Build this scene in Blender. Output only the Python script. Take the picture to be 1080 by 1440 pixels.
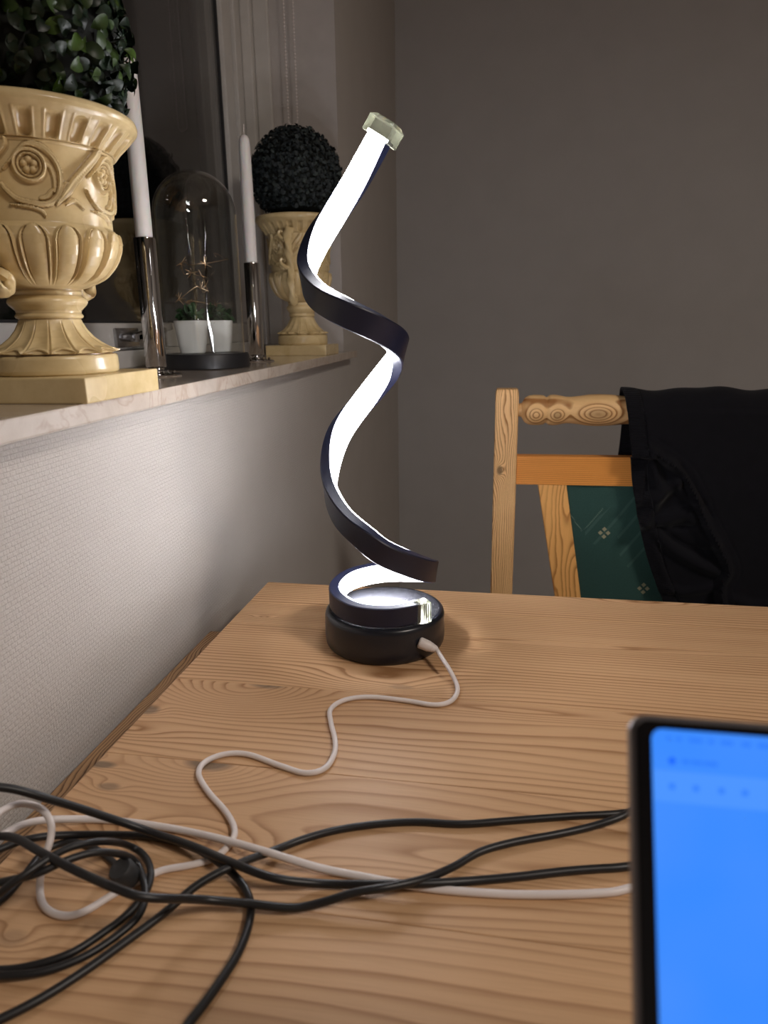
import bpy, bmesh, math, random
import numpy as np
from mathutils import Vector, Matrix, Quaternion

for o in list(bpy.data.objects): bpy.data.objects.remove(o)
SC = bpy.context.scene
COL = SC.collection
PI = math.pi
RND = random.Random(7)

# ------------------------------------------------------------------ camera
cd = bpy.data.cameras.new('camera'); CAMO = bpy.data.objects.new('camera', cd); COL.objects.link(CAMO)
cd.sensor_fit = 'VERTICAL'; cd.sensor_height = 36.0; cd.lens = 24.875
cd.clip_start = 0.01; cd.clip_end = 50
RW = [[0.9897, 0.0228, -0.1412], [0.1423, -0.2539, 0.9567], [-0.0141, -0.967, -0.2545]]
m = Matrix(((RW[0][0], -RW[0][1], -RW[0][2]), (RW[1][0], -RW[1][1], -RW[1][2]), (RW[2][0], -RW[2][1], -RW[2][2])))
CAMO.matrix_world = Matrix.Translation((0, 0, 1.035)) @ m.to_4x4()
cd.dof.use_dof = True; cd.dof.focus_distance = 0.66; cd.dof.aperture_fstop = 10.5
SC.camera = CAMO

# ------------------------------------------------------------------ world, room light, exposure
W = bpy.data.worlds.new('night'); SC.world = W; W.use_nodes = True
W.node_tree.nodes['Background'].inputs[0].default_value = (0.02, 0.022, 0.03, 1)
W.node_tree.nodes['Background'].inputs[1].default_value = 0.15
SC.view_settings.view_transform = 'Standard'; SC.view_settings.look = 'None'
SC.view_settings.exposure = 0.0; SC.view_settings.gamma = 1.0
SC.view_settings.use_curve_mapping = False
LAMP_POWER = 60.0           # emission of the diffuser
CEILING_POWER = 25.0         # warm ceiling light of the room, W
CEILING_LOC = (1.3, -0.3, 2.38)
SCREEN_POWER = 1.0
la = bpy.data.lights.new('ceiling_glow', 'AREA'); la.shape = 'DISK'; la.size = 0.45; la.energy = CEILING_POWER
la.color = (1.0, 0.89, 0.80)
lo = bpy.data.objects.new('ceiling_glow', la); COL.objects.link(lo)
lo.location = (CEILING_LOC[0], CEILING_LOC[1], CEILING_LOC[2] - 0.10)

# ------------------------------------------------------------------ material helpers
class G:
    def __init__(s, name):
        s.m = bpy.data.materials.new(name); s.m.use_nodes = True
        s.t = s.m.node_tree; s.n = s.t.nodes; s.b = s.n['Principled BSDF']
    def new(s, ty, **kw):
        n = s.n.new(ty)
        for k, v in kw.items(): setattr(n, k, v)
        return n
    def put(s, sock, v):
        if v is None: return
        if isinstance(v, bpy.types.NodeSocket): s.t.links.new(v, sock)
        elif isinstance(v, (tuple, list)) and len(v) == 3 and sock.type == 'RGBA': sock.default_value = (*v, 1)
        else: sock.default_value = v
    def math(s, op, a, b=None, c=None, clamp=False):
        n = s.new('ShaderNodeMath', operation=op, use_clamp=clamp)
        s.put(n.inputs[0], a); s.put(n.inputs[1], b); s.put(n.inputs[2], c)
        return n.outputs[0]
    def vec(s, op, a, b=None):
        n = s.new('ShaderNodeVectorMath', operation=op); s.put(n.inputs[0], a); s.put(n.inputs[1], b)
        return n.outputs[1] if op in ('DOT_PRODUCT', 'LENGTH') else n.outputs[0]
    def coord(s, kind='Object'): return s.new('ShaderNodeTexCoord').outputs[kind]
    def sep(s, v):
        n = s.new('ShaderNodeSeparateXYZ'); s.put(n.inputs[0], v); return n.outputs
    def comb(s, x, y, z):
        n = s.new('ShaderNodeCombineXYZ')
        s.put(n.inputs[0], x); s.put(n.inputs[1], y); s.put(n.inputs[2], z); return n.outputs[0]
    def noise(s, v, scale=5, detail=2, rough=0.5, dist=0):
        n = s.new('ShaderNodeTexNoise'); s.put(n.inputs['Vector'], v); n.inputs['Scale'].default_value = scale
        n.inputs['Detail'].default_value = detail; n.inputs['Roughness'].default_value = rough
        n.inputs['Distortion'].default_value = dist; return n.outputs['Fac']
    def ramp(s, f, stops, interp='LINEAR'):
        n = s.new('ShaderNodeValToRGB'); s.put(n.inputs[0], f); cr = n.color_ramp; cr.interpolation = interp
        while len(cr.elements) < len(stops): cr.elements.new(0.5)
        for e, (p, c) in zip(cr.elements, stops):
            e.position = p; e.color = (*c, 1) if len(c) == 3 else c
        return n.outputs[0]
    def maprange(s, f, a, b, c=0, d=1):
        n = s.new('ShaderNodeMapRange'); s.put(n.inputs[0], f)
        for i, v in enumerate((a, b, c, d)): n.inputs[i + 1].default_value = v
        return n.outputs[0]
    def mix(s, f, a, b, blend='MIX'):
        n = s.new('ShaderNodeMix', data_type='RGBA', blend_type=blend)
        s.put(n.inputs[0], f); s.put(n.inputs[6], a); s.put(n.inputs[7], b); return n.outputs[2]
    def bump(s, h, strength=0.5, dist=0.001):
        n = s.new('ShaderNodeBump'); s.put(n.inputs['Height'], h); n.inputs['Strength'].default_value = strength
        n.inputs['Distance'].default_value = dist; s.t.links.new(n.outputs[0], s.b.inputs['Normal']); return n
    def set(s, **kw):
        names = dict(col='Base Color', rough='Roughness', metal='Metallic', spec='Specular IOR Level', coat='Coat Weight',
                     coatr='Coat Roughness', sheen='Sheen Weight', trans='Transmission Weight', ior='IOR',
                     emit='Emission Color', estr='Emission Strength', sss='Subsurface Weight', sssr='Subsurface Scale')
        for k, v in kw.items(): s.put(s.b.inputs[names[k]], v)
        return s

def simple(name, col, rough=0.5, var=0.06, scale=30, **kw):
    g = G(name); nz = g.noise(g.coord(), scale, 3)
    d = tuple(max(0, c * (1 - var * 2)) for c in col); l = tuple(min(1, c * (1 + var)) for c in col)
    g.set(col=g.ramp(nz, [(0.3, d), (0.7, l)]), rough=rough, **kw)
    return g.m

def wood(name, light, dark, axis='X', density=150, amp=1.2, knots=(), seed=0, angle=0.0, rough=0.5, contrast=1.15,
         nA=1.6, nB=9, orange=None):
    """grain runs along `axis`; knots = (along, across, s_along, s_across, rings, darkness)"""
    g = G(name); X, Y, Z = g.sep(g.coord())
    a, b, c = {'X': (X, Y, Z), 'Z': (Z, X, Y), 'XZ': (X, Z, Y), 'Y': (Y, X, Z)}[axis]
    rnd = g.new('ShaderNodeObjectInfo').outputs['Random']
    off = g.math('MULTIPLY_ADD', rnd, 3.7, seed)
    p1 = g.comb(g.math('MULTIPLY', a, nA), g.math('MULTIPLY', b, nB), g.math('ADD', g.math('MULTIPLY', c, nB), off))
    n1 = g.noise(p1, 1.0, 2, 0.45)
    p2 = g.comb(g.math('MULTIPLY', a, nA * 5), g.math('MULTIPLY', b, nB * 5), g.math('ADD', c, off))
    n2 = g.noise(p2, 1.0, 3, 0.55)
    base = g.math('ADD', g.math('MULTIPLY', b, density * math.cos(angle)), g.math('MULTIPLY', c, density * math.sin(angle) + density * 0.25))
    f = g.math('ADD', base, g.math('MULTIPLY', n1, amp * 9))
    f = g.math('ADD', f, g.math('MULTIPLY', n2, amp * 0.55))
    kd = None
    for (ka, kb, sa, sb, rings, dk) in knots:
        da = g.math('MULTIPLY', g.math('SUBTRACT', a, ka), 1.0 / sa)
        db = g.math('MULTIPLY', g.math('SUBTRACT', b, kb), 1.0 / sb)
        r2 = g.math('ADD', g.math('MULTIPLY', da, da), g.math('MULTIPLY', db, db))
        e = g.math('POWER', math.e, g.math('MULTIPLY', r2, -1.0))
        f = g.math('ADD', f, g.math('MULTIPLY', e, rings))
        if dk:
            q = g.math('MULTIPLY', g.maprange(e, 0.55, 0.85), dk)
            kd = q if kd is None else g.math('MAXIMUM', kd, q)
    fr = g.math('FRACT', f)
    up = g.maprange(fr, 0.25, 0.86); dn = g.maprange(fr, 0.90, 1.0, 1, 0)
    ring = g.math('MULTIPLY', g.math('POWER', up, 2.6), dn)
    n3 = g.noise(g.comb(g.math('MULTIPLY', a, 3), g.math('MULTIPLY', b, 40), off), 1.0, 2)
    ring = g.math('MULTIPLY', ring, g.maprange(n3, 0.3, 0.7, 0.35, 1.25))
    ring = g.math('MULTIPLY', ring, contrast, clamp=True)
    tone = g.noise(g.comb(g.math('MULTIPLY', a, 2.0), g.math('MULTIPLY', b, 14), g.math('ADD', off, 9)), 1.0, 3)
    mid = tuple(l * 0.80 + d * 0.2 for l, d in zip(light, dark))
    colr = g.mix(g.maprange(tone, 0.35, 0.7), light, orange or mid)
    colr = g.mix(ring, colr, dark)
    fib = g.noise(g.comb(g.math('MULTIPLY', a, 30), g.math('MULTIPLY', b, 900), g.math('MULTIPLY', c, 900)), 1.0, 2)
    colr = g.mix(g.maprange(fib, 0.45, 0.75, 0, 0.16), colr, dark)
    if kd is not None: colr = g.mix(kd, colr, (dark[0] * 0.55, dark[1] * 0.78, dark[2] * 1.25))
    g.set(col=colr, rough=g.maprange(ring, 0, 1, rough, rough + 0.12), spec=0.4)
    g.bump(g.math('ADD', g.math('MULTIPLY', ring, -0.5), g.math('MULTIPLY', fib, 0.4)), 0.25, 0.0004)
    return g.m

# ------------------------------------------------------------------ mesh helpers
class MB:
    def __init__(s): s.v = []; s.f = []; s.mi = []; s.cur = 0; s.n = 0
    def add(s, vs, fs, mat=0):
        o = s.n; vs = np.asarray(vs, float).reshape(-1, 3); s.v.append(vs); s.n += len(vs)
        s.f += [tuple(i + o for i in f) for f in fs]; s.mi += [mat] * len(fs); return s
    def box(s, lo, hi, mat=0, b=0.0, M=None):
        bm = bmesh.new(); bmesh.ops.create_cube(bm, size=1)
        for v in bm.verts:
            v.co = Vector([(lo[i] + hi[i]) / 2 + v.co[i] * (hi[i] - lo[i]) for i in range(3)])
        if b: bmesh.ops.bevel(bm, geom=list(bm.edges), offset=b, segments=2, affect='EDGES', profile=0.6)
        if M is not None: bmesh.ops.transform(bm, matrix=M, verts=bm.verts)
        bm.verts.index_update()
        s.add([v.co[:] for v in bm.verts], [[v.index for v in f.verts] for f in bm.faces], mat); bm.free(); return s
    def lathe(s, prof, seg=48, c=(0, 0, 0), mat=0, M=None, cap=True):
        prof = list(prof); n = len(prof); vs = []
        for (r, z) in prof:
            for k in range(seg):
                t = 2 * PI * k / seg; vs.append((c[0] + r * math.cos(t), c[1] + r * math.sin(t), c[2] + z))
        fs = [(i * seg + k, i * seg + (k + 1) % seg, (i + 1) * seg + (k + 1) % seg, (i + 1) * seg + k) for i in range(n - 1) for k in range(seg)]
        if cap: fs.append(tuple(range(seg))[::-1]); fs.append(tuple((n - 1) * seg + k for k in range(seg)))
        if M is not None: vs = [tuple(M @ Vector(v)) for v in vs]
        return s.add(vs, fs, mat)
    def tube(s, pts, r, seg=8, mat=0, cap=True):
        P = [Vector(p) for p in pts]; n = len(P); rr = r if hasattr(r, '__len__') else [r] * n
        T = [(P[min(i + 1, n - 1)] - P[max(i - 1, 0)]).normalized() for i in range(n)]
        N = T[0].orthogonal().normalized(); vs = []
        for i in range(n):
            N = (N - T[i] * N.dot(T[i])).normalized(); B = T[i].cross(N)
            for k in range(seg):
                t = 2 * PI * k / seg; vs.append(P[i] + (N * math.cos(t) + B * math.sin(t)) * rr[i])
        fs = [(i * seg + k, i * seg + (k + 1) % seg, (i + 1) * seg + (k + 1) % seg, (i + 1) * seg + k) for i in range(n - 1) for k in range(seg)]
        if cap: fs.append(tuple(range(seg))[::-1]); fs.append(tuple((n - 1) * seg + k for k in range(seg)))
        return s.add([tuple(v) for v in vs], fs, mat)
    def mesh(s, name, mats, smooth=True, angle=40):
        me = bpy.data.meshes.new(name)
        me.from_pydata(np.concatenate(s.v).tolist(), [], s.f)
        for m_ in (mats if isinstance(mats, (list, tuple)) else [mats]): me.materials.append(m_)
        if max(s.mi, default=0) > 0: me.polygons.foreach_set('material_index', s.mi)
        if smooth: me.shade_smooth(); me.set_sharp_from_angle(angle=math.radians(angle))
        me.update(); return me
    def build(s, name, mats, parent=None, **kw):
        me = s.mesh(name, mats, kw.pop('smooth', True), kw.pop('angle', 40))
        return link(name, me, parent, **kw)

def link(name, me, parent=None, loc=None, **props):
    o = bpy.data.objects.new(name, me); COL.objects.link(o)
    if parent is not None: o.parent = parent
    if loc is not None: o.location = loc
    for k, v in props.items(): o[k] = v
    return o
GROUPS = {'urn_planter': 'cream urns on the window sill', 'topiary_ball': 'round bushes in the urns', 'candle_holder': 'chrome candle holders on the sill', 'candle': 'white taper candles on the sill', 'plant_pot': 'white pots under the glass dome', 'power_cable': 'loose cables across the table'}
def thing(name, label, cat, loc=(0, 0, 0), rz=0, group=None):
    group = group or GROUPS.get(name)
    o = link(name, None, None, loc, label=label, category=cat); o.rotation_euler.z = rz
    if group: o['group'] = group
    return o
def catmull(P, n=8, closed=False):
    P = np.asarray(P, float); out = []
    for i in range(len(P) - 1):
        p0 = P[max(i - 1, 0)]; p1 = P[i]; p2 = P[i + 1]; p3 = P[min(i + 2, len(P) - 1)]
        for k in range(n):
            t = k / n
            out.append(0.5 * ((2 * p1) + (-p0 + p2) * t + (2 * p0 - 5 * p1 + 4 * p2 - p3) * t * t + (-p0 + 3 * p1 - 3 * p2 + p3) * t ** 3))
    out.append(P[-1]); return np.array(out)
def resample(P, step):
    d = np.r_[0, np.cumsum(np.linalg.norm(np.diff(P, axis=0), axis=1))]; n = max(2, int(d[-1] / step))
    t = np.linspace(0, d[-1], n); return np.stack([np.interp(t, d, P[:, i]) for i in range(P.shape[1])], 1)
def grid_faces(nu, nv, wrap=False):
    fs = []
    for j in range(nv - 1):
        for i in range(nu if wrap else nu - 1):
            i2 = (i + 1) % nu; fs.append((j * nu + i, j * nu + i2, (j + 1) * nu + i2, (j + 1) * nu + i))
    return fs

# ------------------------------------------------------------------ materials
def wallpaper(name, col, ax, strength=0.5):
    g = G(name); X, Y, Z = g.sep(g.coord())
    u = {'y': Y, 'x': X}[ax]
    br = g.new('ShaderNodeTexBrick', offset=0.5); g.put(br.inputs['Vector'], g.comb(u, Z, 0.0))
    br.inputs['Color1'].default_value = (1, 1, 1, 1); br.inputs['Color2'].default_value = (0.8, 0.8, 0.8, 1); br.inputs['Mortar'].default_value = (0, 0, 0, 1)
    br.inputs['Scale'].default_value = 1; br.inputs['Mortar Size'].default_value = 0.0005; br.inputs['Mortar Smooth'].default_value = 1.0
    br.inputs['Brick Width'].default_value = 0.0058; br.inputs['Row Height'].default_value = 0.0034
    nz = g.noise(g.coord(), 420, 3); n2 = g.noise(g.coord(), 12, 2)
    h = g.math('ADD', g.math('MULTIPLY', br.outputs['Color'], 0.8), g.math('MULTIPLY', nz, 1.3))
    g.set(col=g.mix(g.maprange(n2, 0.3, 0.7), tuple(c * 0.96 for c in col), col), rough=0.6, spec=0.35)
    g.bump(h, strength, 0.0009); return g.m
M_wall = wallpaper('glass_fibre_wallpaper', (0.545, 0.515, 0.48), 'y', 0.6)
M_wallb = wallpaper('painted_grey_wallpaper', (0.47, 0.463, 0.458), 'x', 0.3)
M_reveal = simple('reveal_paint', (0.50, 0.47, 0.45), 0.55, 0.03)
M_ceil = simple('ceiling_paint', (0.7, 0.68, 0.65), 0.8)
M_floor = wood('floor_oak', (0.36, 0.24, 0.14), (0.2, 0.11, 0.05), 'X', 60, 1.0)
def marble():
    g = G('sill_marble'); c = g.coord(); n = g.noise(c, 14, 5, 0.6, 1.2); v = g.noise(c, 6, 4, 0.6, 2.5)
    vein = g.maprange(g.math('ABSOLUTE', g.math('SUBTRACT', v, 0.5)), 0.0, 0.035, 1, 0)
    col = g.ramp(n, [(0.3, (0.42, 0.35, 0.285)), (0.6, (0.54, 0.475, 0.405))])
    g.set(col=g.mix(g.math('MULTIPLY', vein, 0.5), col, (0.33, 0.22, 0.15)), rough=g.maprange(g.math('ABSOLUTE', g.sep(g.new('ShaderNodeNewGeometry').outputs['True Normal'])[2]), 0.5, 0.9, 0.5, 0.10), spec=0.55); return g.m
M_marble = marble()
M_frame = simple('window_paint', (0.56, 0.54, 0.51), 0.35, 0.03)
M_night_dark = simple('night_backing', (0.01, 0.01, 0.012), 0.9)
M_gasket = simple('black_gasket', (0.02, 0.02, 0.022), 0.5)
def glass(name, tint=(1, 1, 1), ior=1.5, rough=0.0, boost=1.0):
    g = G(name); g.n.remove(g.b); out = [n for n in g.n if n.type == 'OUTPUT_MATERIAL'][0]
    tr = g.new('ShaderNodeBsdfTransparent'); tr.inputs[0].default_value = (*tint, 1)
    gl = g.new('ShaderNodeBsdfGlossy'); gl.inputs['Roughness'].default_value = rough
    fr = g.new('ShaderNodeFresnel'); bf = g.new('ShaderNodeNewGeometry').outputs['Backfacing']; g.put(fr.inputs[0], g.math('MULTIPLY_ADD', bf, 1.0 / ior - ior, ior))
    mx = g.new('ShaderNodeMixShader'); g.put(mx.inputs[0], g.math('MULTIPLY', fr.outputs[0], boost, clamp=True))
    g.t.links.new(tr.outputs[0], mx.inputs[1]); g.t.links.new(gl.outputs[0], mx.inputs[2]); g.t.links.new(mx.outputs[0], out.inputs[0])
    return g.m
M_glass = glass('dome_glass', (0.97, 0.98, 0.97), 1.5, 0.0, 1.5); M_pane = glass('window_pane', (0.8, 0.8, 0.8), 1.52, 0.0, 1.0)
def urn_mat():
    g = G('cream_glaze'); c = g.coord(); n = g.noise(c, 40, 4, 0.6); n2 = g.noise(c, 9, 2)
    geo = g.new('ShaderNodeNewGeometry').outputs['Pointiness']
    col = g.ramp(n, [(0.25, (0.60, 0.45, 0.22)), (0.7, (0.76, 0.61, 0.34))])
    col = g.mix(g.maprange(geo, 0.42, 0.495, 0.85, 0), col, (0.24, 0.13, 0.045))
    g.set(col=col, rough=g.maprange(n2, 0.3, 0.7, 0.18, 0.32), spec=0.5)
    g.bump(g.noise(c, 120, 3), 0.15, 0.0008); return g.m
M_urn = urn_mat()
M_wax = simple('white_wax', (0.78, 0.76, 0.74), 0.45, 0.02, sss=0.2, sssr=0.01)
M_chrome = simple('chrome', (0.62, 0.60, 0.58), 0.06, 0.02, metal=1.0)
M_steel = simple('brushed_steel', (0.45, 0.45, 0.46), 0.25, 0.03, metal=1.0)
M_blackwood = simple('black_base', (0.012, 0.012, 0.014), 0.45)
M_pot = simple('white_ceramic', (0.78, 0.77, 0.76), 0.25, 0.02)
M_copper = simple('copper_wire', (0.80, 0.62, 0.45), 0.25, 0.05, metal=1.0)
M_succ = simple('succulent_green', (0.03, 0.075, 0.028), 0.5, 0.3, 60)
def leafm(name, a, b, rg=0.38):
    g = G(name); r = g.new('ShaderNodeObjectInfo').outputs['Random']; n = g.noise(g.coord('Generated'), 3, 2)
    isl = g.new('ShaderNodeNewGeometry').outputs['Random Per Island']
    f = g.math('FRACT', g.math('ADD', r, isl))
    g.set(col=g.mix(g.math('POWER', f, 5.5), a, b), rough=rg, spec=0.28); return g.m
M_leaf = leafm('box_leaf', (0.007, 0.015, 0.008), (0.042, 0.080, 0.012), 0.42)
M_leaf2 = leafm('dark_box_leaf', (0.020, 0.027, 0.030), (0.050, 0.066, 0.062), 0.6)
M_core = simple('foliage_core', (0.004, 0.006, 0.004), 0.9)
M_black = simple('black_plastic', (0.009, 0.012, 0.034), 0.42, 0.05)
M_blackb = simple('black_base_plastic', (0.010, 0.012, 0.019), 0.30, 0.05)
M_cable = simple('black_rubber', (0.012, 0.012, 0.013), 0.42, 0.05)
M_tie = simple('dark_grey_tie', (0.03, 0.031, 0.033), 0.55, 0.05)
M_white = simple('white_rubber', (0.80, 0.74, 0.72), 0.40, 0.02)
def emis(name, col, s, base=0.8):
    g = G(name); g.set(col=(base,) * 3, emit=col, estr=s, rough=0.5); return g.m
M_led = emis('led_diffuser', (0.965, 0.955, 1.0), LAMP_POWER)
g = G('clear_plastic'); g.set(col=(0.62, 0.64, 0.50), rough=0.12, trans=0.85, ior=1.47); M_clear = g.m
def sparkle():
    g = G('base_top_speckle'); v = g.new('ShaderNodeTexVoronoi'); v.inputs['Scale'].default_value = 900
    g.put(v.inputs['Vector'], g.coord()); d = g.maprange(v.outputs['Distance'], 0.15, 0.35, 1, 0)
    r = g.sep(v.outputs['Color'])[0]; d = g.math('MULTIPLY', d, g.math('GREATER_THAN', r, 0.72))
    g.set(col=g.mix(d, (0.02, 0.021, 0.026), (0.30, 0.30, 0.32)), rough=0.22, spec=0.6); g.bump(d, 0.3, 0.0003); return g.m
M_sparkle = sparkle()
def fabric():
    g = G('green_upholstery'); X, Y, Z = g.sep(g.coord())
    x = g.math('SUBTRACT', X, 0.1774); z = g.math('SUBTRACT', Z, 0.7305)
    u = g.math('ADD', g.math('MULTIPLY', x, 0.5 / 0.0627), g.math('MULTIPLY', z, -0.5 / 0.0857))
    v = g.math('ADD', g.math('MULTIPLY', x, 0.5 / 0.0627), g.math('MULTIPLY', z, 0.5 / 0.0857))
    def near(t):   # distance from nearest integer
        return g.math('ABSOLUTE', g.math('SUBTRACT', t, g.math('ROUND', t)))
    nu, nv = near(u), near(v)
    # four-dot motif on each lattice point
    dx = g.math('MULTIPLY', g.math('ADD', g.math('SUBTRACT', u, g.math('ROUND', u)), g.math('SUBTRACT', v, g.math('ROUND', v))), 0.0627)
    dz = g.math('MULTIPLY', g.math('SUBTRACT', g.math('SUBTRACT', v, g.math('ROUND', v)), g.math('SUBTRACT', u, g.math('ROUND', u))), 0.0857)
    ax, az = g.math('ABSOLUTE', dx), g.math('ABSOLUTE', dz)
    def dot(cx, cz):
        return g.math('LESS_THAN', g.math('ADD', g.math('ABSOLUTE', g.math('SUBTRACT', ax, cx)), g.math('ABSOLUTE', g.math('SUBTRACT', az, cz))), 0.0036)
    dots = g.math('MAXIMUM', dot(0.0055, 0.0), dot(0.0, 0.0058))
    ln = g.math('LESS_THAN', g.math('MINIMUM', near(g.math('ADD', u, 0.25)), near(g.math('ADD', v, 0.25))), 0.010)
    dash = g.math('GREATER_THAN', near(g.math('MULTIPLY', g.math('ADD', x, z), 260)), 0.22)
    ln = g.math('MULTIPLY', g.math('MULTIPLY', ln, dash), g.math('GREATER_THAN', g.noise(g.coord(), 9, 1), 0.47))
    ln2 = g.math('LESS_THAN', near(g.math('MULTIPLY', u, 5)), 0.1)
    ln2 = g.math('MULTIPLY', ln2, g.math('GREATER_THAN', g.noise(g.coord(), 11, 1), 0.55))
    base = g.mix(g.noise(g.coord(), 700, 2), (0.014, 0.050, 0.042), (0.028, 0.083, 0.070))
    col = g.mix(g.math('MULTIPLY', ln2, 0.18), base, (0.13, 0.22, 0.18))
    col = g.mix(g.math('MULTIPLY', ln, 0.5), col, (0.20, 0.27, 0.20))
    col = g.mix(g.math('MULTIPLY', dots, 0.75), col, (0.40, 0.36, 0.22))
    g.set(col=col, rough=0.75, sheen=0.2, spec=0.3)
    g.bump(g.noise(g.coord(), 1200, 2), 0.3, 0.0004); return g.m
M_green = fabric()
def jersey(name, rib):
    g = G(name); X, Y, Z = g.sep(g.coord())
    if rib: h = g.math('SINE', g.math('MULTIPLY', Z, 2 * PI / 0.0026)); s, d = 0.5, 0.0006
    else: h = g.noise(g.coord(), 900, 2); s, d = 0.3, 0.0004
    g.set(col=g.mix(g.noise(g.coord(), 80, 2), (0.0036, 0.0036, 0.0056), (0.0056, 0.0056, 0.0082)), rough=0.9, sheen=0.06, spec=0.12)
    g.bump(h, s, d); return g.m
M_jersey, M_rib = jersey('black_jersey', False), jersey('black_ribbing', True)

# ------------------------------------------------------------------ the room
WX = -0.30; BY = 2.40; RX = 2.9; FY = -2.2; CH = 2.42
Z0S, Z1S = 0.9705, 0.985        # sill bottom, top
RY = 1.49                       # far end of the window recess
NY = -0.9                       # near end of the recess (behind the camera)
GX = -0.49                      # glass plane
RT = 2.15                       # top of the recess
def struct(name, mb, mat, **kw):
    o = mb.build(name, mat, None, smooth=False, **kw); o['kind'] = 'structure'; return o
struct('floor', MB().box((WX - 0.4, FY - 0.2, -0.1), (RX + 0.2, BY + 0.2, 0)), M_floor)
struct('ceiling', MB().box((WX - 0.4, FY - 0.2, CH), (RX + 0.2, BY + 0.2, CH + 0.1)), M_ceil)
wl = MB()
wl.box((WX - 0.28, FY - 0.1, 0), (WX, BY + 0.1, Z0S))                 # below the sill
wl.box((WX - 0.28, RY, Z0S), (WX, BY + 0.1, CH))                      # beyond the recess
wl.box((WX - 0.28, FY - 0.1, Z0S), (WX, NY, CH))                      # behind the camera
wl.box((WX - 0.28, NY, RT), (WX, RY, CH))                             # above the recess
struct('wall_left', wl, M_wall)
struct('wall_back', MB().box((WX, BY, 0), (RX, BY + 0.1, CH)), M_wallb)
struct('wall_right', MB().box((RX, FY, 0), (RX + 0.1, BY, CH)), M_wallb)
struct('wall_front', MB().box((WX, FY - 0.1, 0), (RX, FY, CH)), M_wallb)
struct('baseboard_back', MB().box((WX, BY - 0.014, 0), (RX, BY, 0.09), b=0.003), M_frame)
rv = MB(); rv.box((WX - 0.275, RY - 0.004, Z1S), (WX + 0.0005, RY + 0.0, RT)); rv.box((WX - 0.275, NY, Z1S), (WX + 0.0005, NY + 0.004, RT))
rv.box((WX - 0.275, NY, RT - 0.004), (WX, RY, RT)); struct('trim_1', rv, M_reveal)
# marble sill with a slightly rounded front and horns past the recess
sl = MB(); sl.box((WX - 0.20, NY - 0.03, Z0S), (-0.28, RY - 0.0045, Z1S), b=0.0015)
sl.box((WX + 0.0003, RY - 0.0045, Z0S), (-0.28, RY + 0.045, Z1S), b=0.0015)
o = struct('trim_2', sl, M_marble)
# window: frame, sashes, panes
wf = MB()
wf.box((-0.56, NY, Z1S), (-0.475, RY - 0.004, 1.008), b=0.002)          # bottom of the outer frame
wf.box((-0.56, RY - 0.060, 1.008), (-0.475, RY - 0.004, RT - 0.004), b=0.002)   # far jamb
wf.box((-0.475, RY - 0.030, 1.000), (-0.455, RY - 0.004, RT - 0.004), b=0.003)
wf.box((-0.455, RY - 0.014, 1.000), (-0.425, RY - 0.004, RT - 0.004), b=0.003)
wf.box((-0.56, NY + 0.004, 1.008), (-0.475, NY + 0.06, RT - 0.004), b=0.002)
win = struct('window_1', wf, M_frame)
def sash(y0, y1):
    s = MB(); x0, x1 = -0.535, -0.482; z0, z1 = 1.0085, RT - 0.01
    s.box((x0, y0, z0), (x1, y1, z0 + 0.035), b=0.003); s.box((x0, y0, z1 - 0.05), (x1, y1, z1), b=0.003)
    s.box((x0, y0, z0 + 0.035), (x1, y0 + 0.045, z1 - 0.05), b=0.003); s.box((x0, y1 - 0.045, z0 + 0.035), (x1, y1, z1 - 0.05), b=0.003)
    o = s.build('sash', M_frame, win, smooth=False)
    for nm, xa in (('pane', -0.497), ('pane', -0.515)):
        MB().box((xa - 0.002, y0 + 0.046, z0 + 0.036), (xa + 0.002, y1 - 0.046, z1 - 0.051)).build('pane', M_pane, o, smooth=False)
    q = MB()
    for a, b in (((y0 + 0.045, z0 + 0.035), (y1 - 0.045, z0 + 0.038)), ((y1 - 0.048, z0 + 0.035), (y1 - 0.045, z1 - 0.05))):
        q.box((-0.4955, a[0], a[1]), (-0.4905, b[0], b[1]))
    q.build('gasket', M_gasket, o, smooth=False)
    return o
s1 = sash(-0.20, RY - 0.0615); sash(NY + 0.062, -0.205)
# window handle on the bottom rail of the sash
hd = MB(); hd.box((-0.482, 0.885, 1.012), (-0.476, 0.945, 1.037), b=0.002)
hd.lathe([(0.006, 0), (0.006, 0.018)], 16, M=Matrix.Translation((-0.477, 0.915, 1.025)) @ Matrix.Rotation(PI / 2, 4, 'Y'))
hd.box((-0.468, 0.908, 1.019), (-0.459, 1.02, 1.031), b=0.003, M=Matrix.Translation((0, 0.915, 1.025)) @ Matrix.Rotation(0.14, 4, 'X') @ Matrix.Translation((0, -0.915, -1.025)))
hd.build('handle', M_steel, s1)
# roller blind chain on the far reveal
ch = MB()
zc = RT - 0.03; k = 0
while zc > 1.42:
    for yy, xx in ((RY - 0.02, -0.392), (RY - 0.02, -0.374)):
        ch.lathe([(0.0002, -0.0018), (0.0014, -0.0012), (0.0019, 0), (0.0014, 0.0012), (0.0002, 0.0018)], 6, c=(xx, yy, zc))
    zc -= 0.006
ch.tube([(-0.374, RY - 0.02, RT - 0.03), (-0.374, RY - 0.02, 1.42)], 0.0005, 4)
ch.tube([(-0.392, RY - 0.02, RT - 0.03), (-0.392, RY - 0.02, 1.42)], 0.0005, 4)
ch.tube([(-0.392 + 0.009 - 0.009 * math.cos(a * PI / 8), RY - 0.02, 1.42 - 0.009 * math.sin(a * PI / 8)) for a in range(9)], 0.0012, 6)
rt = thing('roller_blind', 'rolled up window blind with bead chain hanging above the far bush', 'blind', (-0.42, 0.7, RT - 0.05))
bl = MB().tube([(-0.42, NY + 0.1, RT - 0.035), (-0.42, RY - 0.03, RT - 0.035)], 0.028, 24).build('blind_roll', M_reveal, None)
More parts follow.
